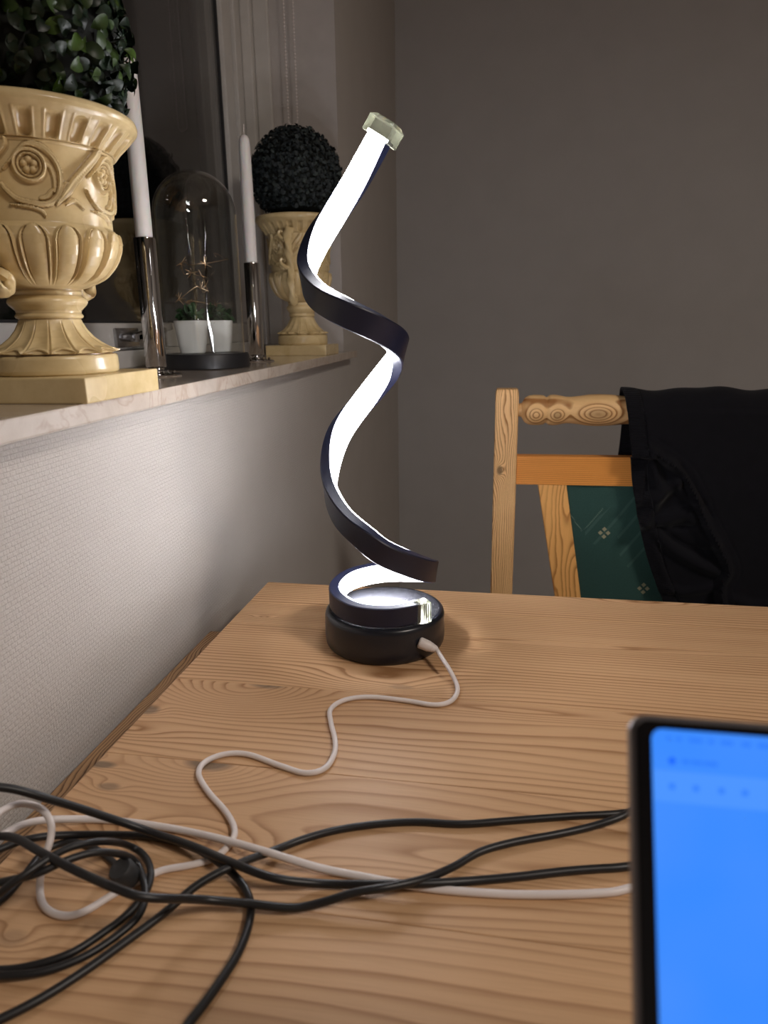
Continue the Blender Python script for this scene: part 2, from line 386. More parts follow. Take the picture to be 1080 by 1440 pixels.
bl.parent = rt; bl.matrix_parent_inverse = Matrix.Translation(rt.location).inverted()
cc = ch.build('bead_chain', M_white, None); cc.parent = rt; cc.matrix_parent_inverse = Matrix.Translation(rt.location).inverted()
MB().box((-0.66, NY - 0.2, 0.9), (-0.64, RY + 0.2, 2.4)).build('night_backdrop', M_night_dark, None, smooth=False)['kind'] = 'structure'  # added sheet beyond the panes, its near-black colour stands for the night outside

# ------------------------------------------------------------------ table (local frame: back left corner of the top, 1.8 degrees off the wall)
TR = math.radians(-1.8)
table = thing('dining_table', 'pale pine dining table of glued boards carrying the spiral lamp and the cables', 'table', (-0.247, 0.745, 0), TR)
seams = [0, -0.062, -0.1165, -0.2344, -0.3428, -0.455, -0.565, -0.675, -0.785]
LT, DK = (0.66, 0.415, 0.228), (0.33, 0.165, 0.068)
tops = [
    dict(seed=1.3, density=170, amp=0.8, knots=[(0.42, -0.010, 0.07, 0.014, 4, 0)]),
    dict(seed=5.1, density=240, amp=0.45, knots=[(0.03, -0.10, 0.012, 0.004, 2, 0)]),
    dict(seed=7.7, density=190, amp=0.7, knots=[(0.30, -0.126, 0.16, 0.007, 2.6, 0.0), (0.172, -0.214, 0.060, 0.020, 4.5, 0.0), (0.19, -0.2215, 0.016, 0.006, 1, 0.35), (0.245, -0.148, 0.01, 0.004, 1, 0)]),
    dict(seed=2.9, density=120, amp=1.2, contrast=0.95, knots=[(0.081, -0.2330, 0.024, 0.011, 2, 0.8), (0.060, -0.250, 0.055, 0.030, 8, 0), (0.0016, -0.2856, 0.014, 0.010, 3, 0.8), (0.32, -0.247, 0.13, 0.009, 2.5, 0), (0.0, -0.315, 0.03, 0.01, 2, 0)]),
    dict(seed=9.4, density=115, amp=1.35, contrast=0.8, knots=[(0.077, -0.3440, 0.026, 0.013, 2.5, 0.9), (0.06, -0.350, 0.065, 0.030, 7, 0), (0.0049, -0.3566, 0.016, 0.006, 2, 0.85), (0.0227, -0.3779, 0.012, 0.006, 2, 0.6), (0.094, -0.4226, 0.055, 0.026, 7, 0.0), (0.33, -0.41, 0.14, 0.012, 3, 0)]),
    dict(seed=4.2, density=130, amp=1.1, contrast=0.65, knots=[(0.04, -0.4936, 0.012, 0.008, 2, 0.3)]),
    dict(seed=6.6, density=160, amp=0.9), dict(seed=8.8, density=140, amp=0.9)]
M_under = wood('table_underframe_pine', LT, DK, 'X', 140, 1.0, seed=3)
M_leafend = wood('leaf_end_grain', (0.40, 0.24, 0.12), (0.10, 0.05, 0.022), 'Y', 300, 1.5, seed=12, contrast=2.2, nA=9, nB=22)
TL = 1.55
for i in range(8):
    y1, y0 = seams[i], seams[i + 1]
    mt = wood('table_board_pine_%d' % i, LT, DK, 'X', **tops[i])
    ya = y1 - (0.00012 if i else 0); yb = y0 + (0.00012 if i < 7 else 0)
    MB().box((0, yb, 0.728), (TL, ya, 0.750), b=0.0007 if 0 < i < 7 else 0.0012).build('board', mt, table, smooth=False)
MB().box((-0.034, -0.50, 0.7035), (0.30, -0.090, 0.7265), b=0.0012).build('extension_leaf', M_leafend, table, smooth=False)
for (a, b) in (((0.06, -0.10), (1.49, -0.08)), ((0.06, -0.705), (1.49, -0.685)), ((1.49, -0.705), (1.51, -0.08)), ((0.04, -0.705), (0.06, -0.08))):
    MB().box((a[0], a[1], 0.60), (b[0], b[1], 0.703), b=0.001).build('apron', M_under, table, smooth=False)
for x in (0.07, 1.41):
    for y in (-0.675, -0.175):
        lg = MB().lathe([(0.022, 0), (0.026, 0.05), (0.032, 0.30), (0.028, 0.42), (0.036, 0.45), (0.028, 0.48), (0.036, 0.50)], 24, c=(x + 0.035, y + 0.035, 0))
        lg.box((x, y, 0.50), (x + 0.07, y + 0.07, 0.70), b=0.002); lg.build('leg', M_under, table)

# ------------------------------------------------------------------ urns
PROF = [(0.0440, 0.0180), (0.0455, 0.0190), (0.0460, 0.0215), (0.0460, 0.0300), (0.0452, 0.0318), (0.0440, 0.0322), (0.0440, 0.0338), (0.0425, 0.0350),
        (0.0385, 0.0375), (0.0330, 0.0410), (0.0285, 0.0450), (0.0250, 0.0500), (0.0228, 0.0550), (0.0218, 0.0585), (0.0235, 0.0592), (0.0242, 0.0605), (0.0235, 0.0618),
        (0.0228, 0.0625), (0.0232, 0.0645), (0.0252, 0.0665), (0.0272, 0.0685), (0.0283, 0.0705), (0.0278, 0.0725), (0.0258, 0.0742), (0.0243, 0.0752), (0.0246, 0.0765), (0.0250, 0.0778),
        (0.0240, 0.0790), (0.0248, 0.0800), (0.0300, 0.0815), (0.0370, 0.0850), (0.0430, 0.0895), (0.0480, 0.0950), (0.0517, 0.1010), (0.0540, 0.1070), (0.0552, 0.1130), (0.0545, 0.1185), (0.0530, 0.1205),
        (0.0520, 0.1220), (0.0520, 0.1300), (0.0524, 0.1420), (0.0532, 0.1540), (0.0548, 0.1650), (0.0568, 0.1720), (0.0590, 0.1725), (0.0625, 0.1770), (0.0675, 0.1820), (0.0718, 0.1865),
        (0.0742, 0.1885), (0.0760, 0.1905), (0.0764, 0.1930), (0.0755, 0.1955), (0.0735, 0.1968), (0.0700, 0.1970), (0.0675, 0.1955), (0.0655, 0.1900), (0.0630, 0.1820)]
def relief(th, z, r):
    """displacement (m) of the fine moulding, th in degrees"""
    d = np.zeros_like(th); x = np.radians(th)
    # gadroons on the bowl
    lo, hi = 0.0815, 0.1200
    zz = np.clip((z - lo) / (hi - lo), 0, 1)
    per = 22.5; u = ((th + 61.0) % per) / per * 2 - 1; u = np.where(u > 1, u - 2, u)
    u = (((th + 61.0) / per) - np.round((th + 61.0) / per)) * 2     # -1..1, 0 at lobe centre
    capr = 0.012                                                     # rounded top of each lobe
    w = np.where(z > hi - capr, np.sqrt(np.clip(1 - ((z - (hi - capr)) / capr) ** 2, 0, 1)), 1.0)
    ins = np.abs(u) / np.maximum(w, 0.02)
    lobe = np.where(ins < 0.66, 0.0008 + 0.0021 * np.sqrt(np.clip(1 - (ins / 0.66) ** 2, 0, 1)), 0) 
    ridge = 0.0030 * np.exp(-((ins - 0.80) / 0.095) ** 2)
    m_ = ((z > lo) & (z < hi)).astype(float) * np.clip((z - lo) / 0.006, 0, 1)
    d += m_ * np.where(w > 0.05, lobe + ridge, 0)
    # flutes under the lip
    u = ((th + 43.0) / 15) - np.round((th + 43.0) / 15); s = (z - 0.1795) / 0.0066
    q = np.clip(1.15 - ((u / 0.25) ** 4 + s ** 4), 0, 1)
    d -= 0.0042 * q ** 0.35 * (0.75 + 0.25 * np.cos(u * 8))
    d += 0.0006 * np.exp(-((np.abs(u) - 0.31) / 0.04) ** 2) * (np.abs(s) < 1.1)
    d += 0.0008 * ((z > 0.1705) & (z < 0.1720))
    # foot leaves
    u = ((th + 50) / 22.5) - np.round((th + 50) / 22.5)
    m2 = (z > 0.0338) & (z < 0.0585); k_ = np.clip((0.0585 - z) / 0.018, 0, 1)
    d += m2 * k_ * (0.0034 * np.clip(np.abs(u) * 2, 0, 1) ** 2 - 0.0030 * np.exp(-((np.abs(u) - 0.5) / 0.05) ** 2))
    lip = 0.0372 - 0.0030 * (np.abs(u) * 2) ** 2                       # rounded leaf tips over the disc
    d += 0.0034 * np.exp(-((z - lip) / 0.0010) ** 2) * (np.abs(u) < 0.46)
    d -= 0.0018 * ((z > 0.0322) & (z < 0.0335))
    return d
T_A = [[(-75.3, .1531), (-68.0, .1596), (-59.0, .1680), (-49.5, .1676), (-42.5, .1620), (-38.6, .1545), (-38.6, .1465), (-41.5, .1385), (-46.9, .1338), (-55.6, .1325), (-67.5, .1346), (-74.5, .1397), (-78.0, .1445)],
       [(-49.0, .1592), (-44.6, .1554), (-42.6, .1478), (-43.5, .1405)], [(-44.6, .1420), (-48.4, .1375), (-53.6, .1358)],
       [(-42.6, .1335), (-34.9, .1408), (-28.6, .1483), (-17.6, .1594), (-9.5, .1680), (-10.0, .1735)],
       [(-41, .1335), (-37.5, .143), (-33.5, .1475)], [(-74, .1318), (-61.9, .1306), (-54.0, .1284), (-51.2, .1248)], [(-36, .1335), (-30, .1365), (-25, .1345), (-22, .1320)]]
T_W = [0.0016, 0.0012, 0.0012, 0.0026, 0.0012, 0.0011, 0.0012]
T_H = [0.0034, 0.0024, 0.0024, 0.0044, 0.0028, 0.0024, 0.0024]
def scrolls(th, z, R=0.055):
    d = np.zeros_like(th)
    for k in range(6):
        off = 59.4 * k
        t = (th - off + 180 + 45) % 360 - 180 - 45           # local angle window around the medallion at -58
        loc = np.stack([np.radians(t) * R, z], 1)
        sel = np.where((t > -95) & (t < -2))[0]
        if not len(sel): continue
        P = loc[sel]; acc = np.zeros(len(sel))
        for pl, w, h in zip(T_A, T_W, T_H):
            c = catmull([(math.radians(a) * R, b) for a, b in pl], 8)
            wr = w * np.clip(np.minimum(np.linspace(0.35, 3, len(c)), np.linspace(3, 0.5, len(c))), 0, 1)
            dm = np.full(len(sel), 9.0)
            for j in range(len(c)):
                dm = np.minimum(dm, np.hypot(P[:, 0] - c[j, 0], P[:, 1] - c[j, 1]) / wr[j])
            acc = np.maximum(acc, h * np.clip(1.22 - dm, 0, 0.45) / 0.45 * (0.8 + 0.2 * np.clip(dm, 0, 1)))
        cx, cz = math.radians(-58.1) * R, 0.1560
        rr = np.hypot(P[:, 0] - cx, P[:, 1] - cz); an = np.arctan2(P[:, 1] - cz, P[:, 0] - cx)
        acc = np.maximum(acc, 0.0036 * np.exp(-((rr - 0.0094) / 0.0013) ** 2))
        acc = np.maximum(acc, 0.0026 * np.exp(-((rr - 0.0070) / 0.0008) ** 2))
        pet = np.zeros(len(sel))
        for a in range(5):
            pa = a * 2 * PI / 5 + 0.35; px_, pz_ = cx + 0.0033 * math.cos(pa), cz + 0.0033 * math.sin(pa)
            pet = np.maximum(pet, np.clip(1 - (np.hypot(P[:, 0] - px_, P[:, 1] - pz_) / 0.0023) ** 2, 0, 1))
        acc = np.where(rr < 0.0063, 0.0028 * np.sqrt(pet), acc)
        d[sel] = np.maximum(d[sel], acc)
    return d * ((z > 0.1222) & (z < 0.1715))
def urn(loc, zs, nth, label, fine):
    root = thing('urn_planter', label, 'urn', loc, 0)
    h = 0.056
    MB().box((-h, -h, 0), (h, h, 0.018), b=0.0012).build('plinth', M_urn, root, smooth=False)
    pr = np.array(PROF); dens = resample(pr, 0.0006 if fine else 0.0013)
    # keep fine sampling in the body
    th = np.arange(nth) * 360.0 / nth - 180
    R_, T_ = np.meshgrid(dens[:, 0], th, indexing='ij'); Z_, _ = np.meshgrid(dens[:, 1], th, indexing='ij')
    inner = np.zeros(len(dens), bool); inner[int(np.argmax(dens[:, 1])):] = True
    IN, _ = np.meshgrid(inner, th, indexing='ij')
    d = (relief(T_.ravel(), Z_.ravel(), R_.ravel()) + scrolls(T_.ravel(), Z_.ravel())).reshape(R_.shape)
    d = np.where(IN, 0, d)
    # scalloped foot leaves droop outward
    R2 = R_ + d; a = np.radians(T_)
    Zs = 0.018 + (Z_ - 0.018) * zs
    v = np.stack([R2 * np.cos(a), R2 * np.sin(a), Zs], -1).reshape(-1, 3)
    n = len(dens); fs = grid_faces(nth, n, True)
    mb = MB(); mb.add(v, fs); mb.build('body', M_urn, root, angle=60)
    MB().lathe([(0.0, 0.187 * 1), (0.0632, 0.187)], 48, cap=False).build('soil', M_core, root).scale = (1, 1, (0.018 + 0.169 * zs) / 0.187)
    # scroll handles, front and back
    for sgn in (-1, 1):
        pts = [(0.066, 0.176), (0.074, 0.168), (0.0765, 0.155), (0.070, 0.143), (0.064, 0.130), (0.0655, 0.115), (0.0660, 0.100), (0.061, 0.0850), (0.0540, 0.0765), (0.0455, 0.0780), (0.0440, 0.0850), (0.0490, 0.0890), (0.0530, 0.0855)]
        c = resample(catmull([(p[0], 0.018 + (p[1] - 0.018) * zs) for p in pts], 8), 0.0012)
        n = len(c); P = []; rad = []
        hb = MB(); seg = 14; V = []
        for i in range(n):
            t = i / (n - 1); q0 = c[max(i - 1, 0)]; q1 = c[min(i + 1, n - 1)]; tg = (q1 - q0) / max(1e-9, np.linalg.norm(q1 - q0)); nn = np.array([-tg[1], tg[0]])
            wx = 0.0085 * (1 - 0.35 * t) * (0.9 + 0.12 * math.sin(t * 26)); wy = 0.0048 * (1 - 0.3 * t)
            for k in range(seg):
                a_ = 2 * PI * k / seg
                tw = 1 + 0.16 * math.cos(3 * a_ + t * 40)
                off = nn * math.sin(a_) * wy * tw
                V.append((math.cos(a_) * wx * tw, sgn * (c[i, 0] + off[0]), c[i, 1] + off[1]))
        hb.add(V, grid_faces(seg, n, True) + [tuple(range(seg)), tuple((n - 1) * seg + k for k in range(seg))])
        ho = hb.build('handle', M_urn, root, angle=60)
        cl = MB()
        for (r0, z0, sx, bend) in ((0.068, 0.160, -1, 1), (0.066, 0.140, 1, 1), (0.064, 0.124, -1, 1)):
            zz = 0.018 + (z0 - 0.018) * zs
            cp = [(sx * 0.002, sgn * r0, zz), (sx * 0.010, sgn * (r0 + 0.004), zz + 0.003), (sx * 0.017, sgn * (r0 + 0.003), zz + 0.010), (sx * 0.0155, sgn * (r0 + 0.001), zz + 0.016), (sx * 0.011, sgn * r0, zz + 0.0145)]
            cc = catmull(cp, 6); cl.tube(cc, np.linspace(0.0036, 0.0020, len(cc)), 8)
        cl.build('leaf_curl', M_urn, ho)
    return root
urn((-0.332, 0.518, Z1S), 1.0, 720, 'cream glazed urn with raised flower scrolls, the nearer one on the window sill', True)
urn((-0.345, 1.330, Z1S), 1.24, 360, 'smaller looking cream urn at the far end of the sill behind the lamp', False)

# ------------------------------------------------------------------ round bushes in the urns
def leaf_mesh(name, L, wd, mat, seg=3):
    v = []; f = []
    rows = [(0.0, 0.08), (0.14, 0.42), (0.34, 0.88), (0.56, 1.0), (0.78, 0.86), (0.92, 0.55), (1.0, 0.12)]
    for (t, w) in rows:
        for s in (-1, 0, 1):
            v.append((t * L, s * w * wd / 2, 0.16 * L * math.sin(t * PI) + (0.10 * wd if s else 0) * w * 1.6))
    for i in range(len(rows) - 1):
        for j in range(2):
            a = i * 3 + j; f.append((a, a + 1, a + 4, a + 3))
    mb = MB(); mb.add(v, f); return v, f, mb.mesh(name, mat, True, 80)
def fib(n):
    return [(math.sqrt(max(0, 1 - z * z)) * math.cos(i * 2.399963), math.sqrt(max(0, 1 - z * z)) * math.sin(i * 2.399963), z) for i in range(n) for z in [1 - 2 * (i + 0.5) / n]]
def leaf_matrix(nrm, R, spread, rnd):
    N = Vector(nrm); t = N.orthogonal().normalized(); t.rotate(Quaternion(N, rnd.uniform(0, 2 * PI)))
    out = (N * rnd.uniform(0.15, 0.9) + t).normalized()         # leaf direction
    side = out.cross(N).normalized(); up = side.cross(out).normalized(); side = up.cross(out)
    s = rnd.uniform(0.75, 1.15); r = R + rnd.uniform(-spread, spread)
    M = Matrix((out * s, side * s, up * s)).transposed().to_4x4()
    return Matrix.Translation(N * r) @ M
def bush(loc, R, label, nleaf, L, wd, mat, near):
    rnd = random.Random(int(R * 1e5)); root = thing('topiary_ball', label, 'plant', loc)
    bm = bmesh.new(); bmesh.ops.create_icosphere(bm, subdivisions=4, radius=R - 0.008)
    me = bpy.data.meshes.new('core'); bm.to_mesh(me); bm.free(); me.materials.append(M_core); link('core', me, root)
    lv, lf, lm = leaf_mesh('leaf', L, wd, mat)
    st = MB(); st.add([(0, 0, 0)], []); parts = []; lva = np.array(lv)
    camd = (Vector((0, 0, 1.035)) - Vector(loc)).normalized()
    cands = []
    for nrm in fib(nleaf):
        if nrm[2] < -0.72: continue
        M = leaf_matrix(nrm, R - 0.006, 0.0035, rnd)
        z = loc[2] + nrm[2] * R
        seen = near and Vector(nrm).dot(camd) > 0.12 and z < 1.262 and nrm[0] + nrm[1] > -0.9
        cands.append((0 if seen else 1, -Vector(nrm).dot(camd), M))
    cands.sort(key=lambda c: (c[0], c[1])); k = 0
    for (a, b_, M) in cands:
        if a == 0 and k < 300:
            o = link('leaf', lm, root); o.matrix_local = M; k += 1
        else:
            R3 = np.array(M.to_3x3()); T3 = np.array(M.translation)
            st.add(lva @ R3.T + T3, lf)
    st.build('foliage', mat, root, angle=80)['kind'] = 'stuff'
    tw = MB()
    for i in range(14 if near else 0):
        n = Vector(fib(60)[i * 4 + 2]); s = n.orthogonal().normalized() * 0.006
        tw.tube([n * (R - 0.012), n * (R - 0.002) + s, n * (R + 0.003) + s * 2], 0.0004, 5)
    if near: tw.build('twig', M_core, root)
    return root
bush((-0.332, 0.518, 1.232), 0.0775, 'dense round box bush with glossy oval leaves in the near urn at top left', 1500, 0.0125, 0.0082, M_leaf, True)
bush((-0.345, 1.330, 1.292), 0.0820, 'dark round clipped bush in the far urn behind the lamp', 2600, 0.0085, 0.0062, M_leaf2, False)

# ------------------------------------------------------------------ candle holders and candles
def holder(x, y, label):
    r = thing('candle_holder', label, 'candle holder', (x, y, Z1S), 0, None)
    MB().lathe([(0.026, 0), (0.0268, 0.0008), (0.0262, 0.0018), (0.020, 0.0026), (0.0135, 0.0036), (0.0115, 0.0055)], 48).build('foot', M_chrome, r)
    bb = MB()
    for k in range(6):
        a = k * PI / 3 + 0.3; bb.lathe([(0.0003, -0.0016), (0.0018, -0.001), (0.0024, 0), (0.0018, 0.001), (0.0003, 0.0016)], 8, c=(0.0185 * math.cos(a), 0.0185 * math.sin(a), 0.0042))
    bb.build('bead', M_chrome, r)
    MB().lathe([(0.0080, 0.0055), (0.0085, 0.0085), (0.0106, 0.0095), (0.0112, 0.0110), (0.0113, 0.1420), (0.0110, 0.1430), (0.0100, 0.1430), (0.0098, 0.1405), (0.0001, 0.1400)], 48).build('tube', M_chrome, r)
    return r
def candle(x, y, label):
    r = thing('candle', label, 'candle', (x, y, Z1S + 0.1402))
    MB().lathe([(0.0088, 0), (0.0087, 0.10), (0.0080, 0.160), (0.0072, 0.1695), (0.0055, 0.1735), (0.0025, 0.1755), (0.0006, 0.176)], 32).build('wax', M_wax, r)
    MB().tube([(0, 0, 0.1755), (0.0002, 0, 0.182), (0.0006, 0, 0.1895)], 0.0007, 6).build('wick', M_white, r)
    return r
holder(-0.362, 0.751, 'tall chrome tube candle holder between the near urn and the glass dome')
candle(-0.362, 0.751, 'white taper candle in the nearer holder, its tip hidden by the near bush')
holder(-0.352, 1.072, 'tall chrome tube candle holder between the glass dome and the far urn')
candle(-0.352, 1.072, 'white taper candle with bare wick beside the far urn')

# ------------------------------------------------------------------ glass dome with pots and wire lights
DX, DY = -0.366, 0.902
base_z = Z1S + 0.019
clo = thing('glass_cloche', 'clear glass dome on a round black base on the window sill', 'glass dome', (DX, DY, Z1S))
MB().lathe([(0.0555, 0), (0.0568, 0.0012), (0.0568, 0.0165), (0.0552, 0.0188), (0.0, 0.0190)], 64, cap=False).build('base', M_blackwood, clo)
def domeprof(R, z0, zt):
    zc = zt - R; return [(R, z0)] + [(R, z0 + (zc - z0) * t) for t in (0.33, 0.66)] + [(R * math.cos(a), zc + R * math.sin(a)) for a in np.linspace(0, PI / 2 - 0.01, 18)]
out = domeprof(0.0510, 0.0192, 0.238); inn = domeprof(0.0495, 0.0192, 0.2365)
MB().lathe(out + inn[::-1] + [out[0]], 72, cap=False).build('glass_dome', M_glass, clo)
def pot(x, y, label, s, seed):
    r = thing('plant_pot', label, 'pot', (x, y, base_z + 0.0002), 0.2)
    q = MB(); n = 40; V = []
    prof = [(0.0145, 0), (0.0160, 0.0010), (0.0185, 0.015), (0.0212, 0.036), (0.0218, 0.0405), (0.0205, 0.0405), (0.0190, 0.034), (0.001, 0.034)]
    for (rr, z) in prof:
        for k in range(n):
            a = 2 * PI * k / n; e = 1.0 / (abs(math.cos(a)) ** 3.4 + abs(math.sin(a)) ** 3.4) ** (1 / 3.4)
            V.append((rr * s * e * math.cos(a) * 0.93, rr * s * e * math.sin(a) * 0.93, z))
    q.add(V, grid_faces(n, len(prof), True) + [tuple(range(n))[::-1]]); q.build('pot', M_pot, r)
    rd = random.Random(seed); t = MB(); lv, lf, _ = leaf_mesh('leaf', 0.016, 0.0062, M_succ); lva = np.array(lv)
    for k in range(70):
        nn = Vector((rd.gauss(0, 1), rd.gauss(0, 1), abs(rd.gauss(0, 1)) + 0.2)).normalized()
        M = leaf_matrix(nn, 0.0085, 0.005, rd)
        t.add((lva @ np.array(M.to_3x3()).T + np.array(M.translation)) * np.array([0.85, 0.85, 1.0]) + np.array([0, 0, 0.040]), lf)
    t.build('succulent_leaves', M_succ, r, angle=80)['kind'] = 'stuff'
    return r
pot(DX - 0.010, DY - 0.014, 'white square pot of small green leaves, the nearer of two under the glass dome', 1.0, 3)
pot(DX + 0.014, DY + 0.023, 'white pot of small green leaves half hidden behind its neighbour under the dome', 0.82, 5)
fl = thing('wire_string_light', 'thin copper wire with tiny starry tips tangled over the pots inside the glass dome', 'string light', (DX, DY, base_z))
rd = random.Random(11)
wp = []
for i in range(26):
    t = i / 25; a = t * 14 + rd.uniform(-0.4, 0.4); rr = 0.022 + 0.016 * math.sin(t * 9)
    wp.append((rr * math.cos(a), rr * math.sin(a), 0.052 + 0.072 * t + rd.uniform(-0.006, 0.006)))
wc = catmull(wp, 8); MB().tube(wc, 0.0006, 5).build('wire', M_copper, fl)
for i in range(9):
    p = Vector(wp[3 + i * 2 + (i // 4)]); s = MB()
    for k in range(6):
        d = Vector((rd.gauss(0, 1), rd.gauss(0, 1), rd.gauss(0, 1))).normalized() * 0.009
        s.tube([p, p + d], [0.0010, 0.0004], 5)
    s.build('star_tip', M_copper, fl)

# ------------------------------------------------------------------ spiral lamp
LX, LY = -0.09, 0.605
ea = Vector((0.989, 0.147, 0)).normalized(); eb = Vector((-ea.y, ea.x, 0))
lamp = thing('spiral_lamp', 'tall black spiral table lamp with glowing white inner strip and round black base', 'lamp', (LX, LY, 0.75))
BT = 0.0335
MB().lathe([(0.0520, 0.0), (0.0535, 0.0012), (0.0548, 0.0040), (0.0555, 0.010), (0.0552, 0.0280), (0.0545, 0.0312), (0.0528, 0.0330), (0.0512, 0.0332)], 96).build('base', M_blackb, lamp)
MB().lathe([(0.0505, 0.0325), (0.0505, 0.0334), (0.0, 0.0335)], 96, cap=False).build('base_top', M_sparkle, lamp)
MB().lathe([(0.0075, 0.0335), (0.0072, 0.0345), (0.0050, 0.0355), (0.0001, 0.0358)], 32, cap=False).build('touch_button', M_chrome, lamp)
SP = [(0.0293, -0.036, 0.7925), (0.0024, -0.046, 0.7925), (-0.0286, -0.036, 0.7930), (-0.0470, 0, 0.7945), (-0.0345, 0.032, 0.7990), (-0.0001, 0.045, 0.8020), (0.0342, 0.032, 0.8065), (0.0440, 0, 0.8175),
      (0.0310, -0.030, 0.8312), (0.0002, -0.045, 0.8494), (-0.0164, -0.041, 0.8620), (-0.0352, -0.029, 0.8765), (-0.0470, -0.010, 0.8960), (-0.0475, 0.010, 0.9170), (-0.0384, 0.030, 0.9427), (-0.0141, 0.043, 0.9707),
      (0.0058, 0.033, 0.9940), (0.0150, 0.015, 1.0085), (0.0165, -0.005, 1.0180), (0.0084, -0.026, 1.0270), (-0.0083, -0.041, 1.0363), (-0.0301, -0.042, 1.0465), (-0.0500, -0.030, 1.0580), (-0.0600, -0.010, 1.0730),
      (-0.0600, 0.006, 1.0870), (-0.0515, 0.022, 1.1069), (-0.0392, 0.034, 1.1254), (-0.0213, 0.043, 1.1508), (-0.0082, 0.045, 1.1712), (0.0030, 0.043, 1.1884)]
S = np.array(SP); S[:, 2] -= 0.75; S[:4, 2] = (0.0428, 0.0428, 0.0432, 0.0446)
c = resample(catmull(S, 12), 0.0022)
for _ in range(14):                                  # gentle smoothing
    c[1:-1] = (c[:-2] + 2 * c[1:-1] + c[2:]) / 4
AX = np.array([[0.0, 0.0], [-0.002, 0.06], [-0.012, 0.15], [-0.018, 0.25], [-0.024, 0.33], [-0.026, 0.45]])
frames = []
for i in range(len(c)):
    T = Vector(c[min(i + 1, len(c) - 1)] - c[max(i - 1, 0)]).normalized()
    ax = np.interp(c[i, 2], AX[:, 1], AX[:, 0]); N = Vector((ax - c[i, 0], -c[i, 1], 0)).normalized()
    up_ = min(1.0, max(0.0, (c[i, 2] - 0.058) / 0.02)) * 0.42 * (1 - T.z * T.z); N = (N * math.cos(up_) + Vector((0, 0, math.sin(up_))))
    N = (N - T * N.dot(T)).normalized(); frames.append((Vector(c[i]), T, N, T.cross(N)))
B3 = Matrix((ea, eb, Vector((0, 0, 1)))).transposed()
HW, HT = 0.0104, 0.0046
def sweep(sec, name, mat):
    V = []
    for (P, T, N, Wd) in frames:
        ws = 0.84 + 0.16 * min(1.0, max(0.0, (P.z - 0.046) / 0.02))      # the strip is slimmer where it lies on the base
        for (u, w) in sec: V.append(tuple(B3 @ (P + N * u + Wd * w * ws)))
    n = len(sec); fs = grid_faces(n, len(frames), True) + [tuple(range(n)), tuple((len(frames) - 1) * n + k for k in range(n))]
    mb = MB(); mb.add(V, fs); bm_o = mb.build(name, mat, lamp, angle=35)
    bm = bmesh.new(); bm.from_mesh(bm_o.data); bmesh.ops.recalc_face_normals(bm, faces=bm.faces); bm.to_mesh(bm_o.data); bm.free(); return bm_o
b_ = 0.0009
sweep([(HT, -HW), (HT, -HW + 0.0013), (HT - 0.0022, -HW + 0.0013), (HT - 0.0022, HW - 0.0013), (HT, HW - 0.0013), (HT, HW), (-HT + b_, HW), (-HT, HW - b_), (-HT, -HW + b_), (-HT + b_, -HW)], 'spiral_frame', M_black)
sweep([(HT - 0.0020, -HW + 0.0015), (HT - 0.0020, HW - 0.0015), (HT + 0.0002, HW - 0.0013), (HT + 0.0003, HW - 0.0004), (HT + 0.0012, HW - 0.0004), (HT + 0.0020, HW - 0.0016), (HT + 0.0022, 0.0), (HT + 0.0020, -HW + 0.0016), (HT + 0.0012, -HW + 0.0004), (HT + 0.0003, -HW + 0.0004), (HT + 0.0002, -HW + 0.0013)], 'light_strip', M_led)
def capbox(fr, L, hw, ht, chamf, sgn):
    P, T, N, Wd = fr; mb = MB(); secs = [(-0.003, 0.92), (-0.0025, 1.0), (L - chamf, 1.0), (L, 0.72)] ; V = []
    ring = [(-ht, -hw * .55), (-ht * .75, -hw), (ht, -hw), (ht * 1.15, 0), (ht, hw), (-ht * .75, hw), (-ht, hw * .55)] if chamf > 0.002 else [(-ht, -hw), (ht, -hw), (ht, hw), (-ht, hw)]
    for (d, s) in secs:
        for (u, w) in ring: V.append(tuple(B3 @ (P + T * d * sgn + N * u * s + Wd * w * s)))
    n = len(ring); mb.add(V, grid_faces(n, 4, True) + [tuple(range(n)), tuple(3 * n + k for k in range(n))])
    o = mb.build('end_cap', M_clear, lamp, smooth=False)
    bm = bmesh.new(); bm.from_mesh(o.data); bmesh.ops.recalc_face_normals(bm, faces=bm.faces); bm.to_mesh(o.data); bm.free(); return o
capbox(frames[-1], 0.0135, 0.0140, 0.0100, 0.003, 1)
ec = capbox(frames[0], 0.0105, 0.0092, 0.0058, 0.0008, -1)
rb = MB(); P, T, N, Wd = frames[0]
for k in range(4):
    q = P - T * (0.0030 + 0.0020 * k) - N * 0.0056
    rb.tube([tuple(B3 @ (q - Wd * 0.0082)), tuple(B3 @ (q + Wd * 0.0082))], 0.0005, 5)
rb.build('rib', simple('grey_rib', (0.25, 0.26, 0.22), 0.4), ec)

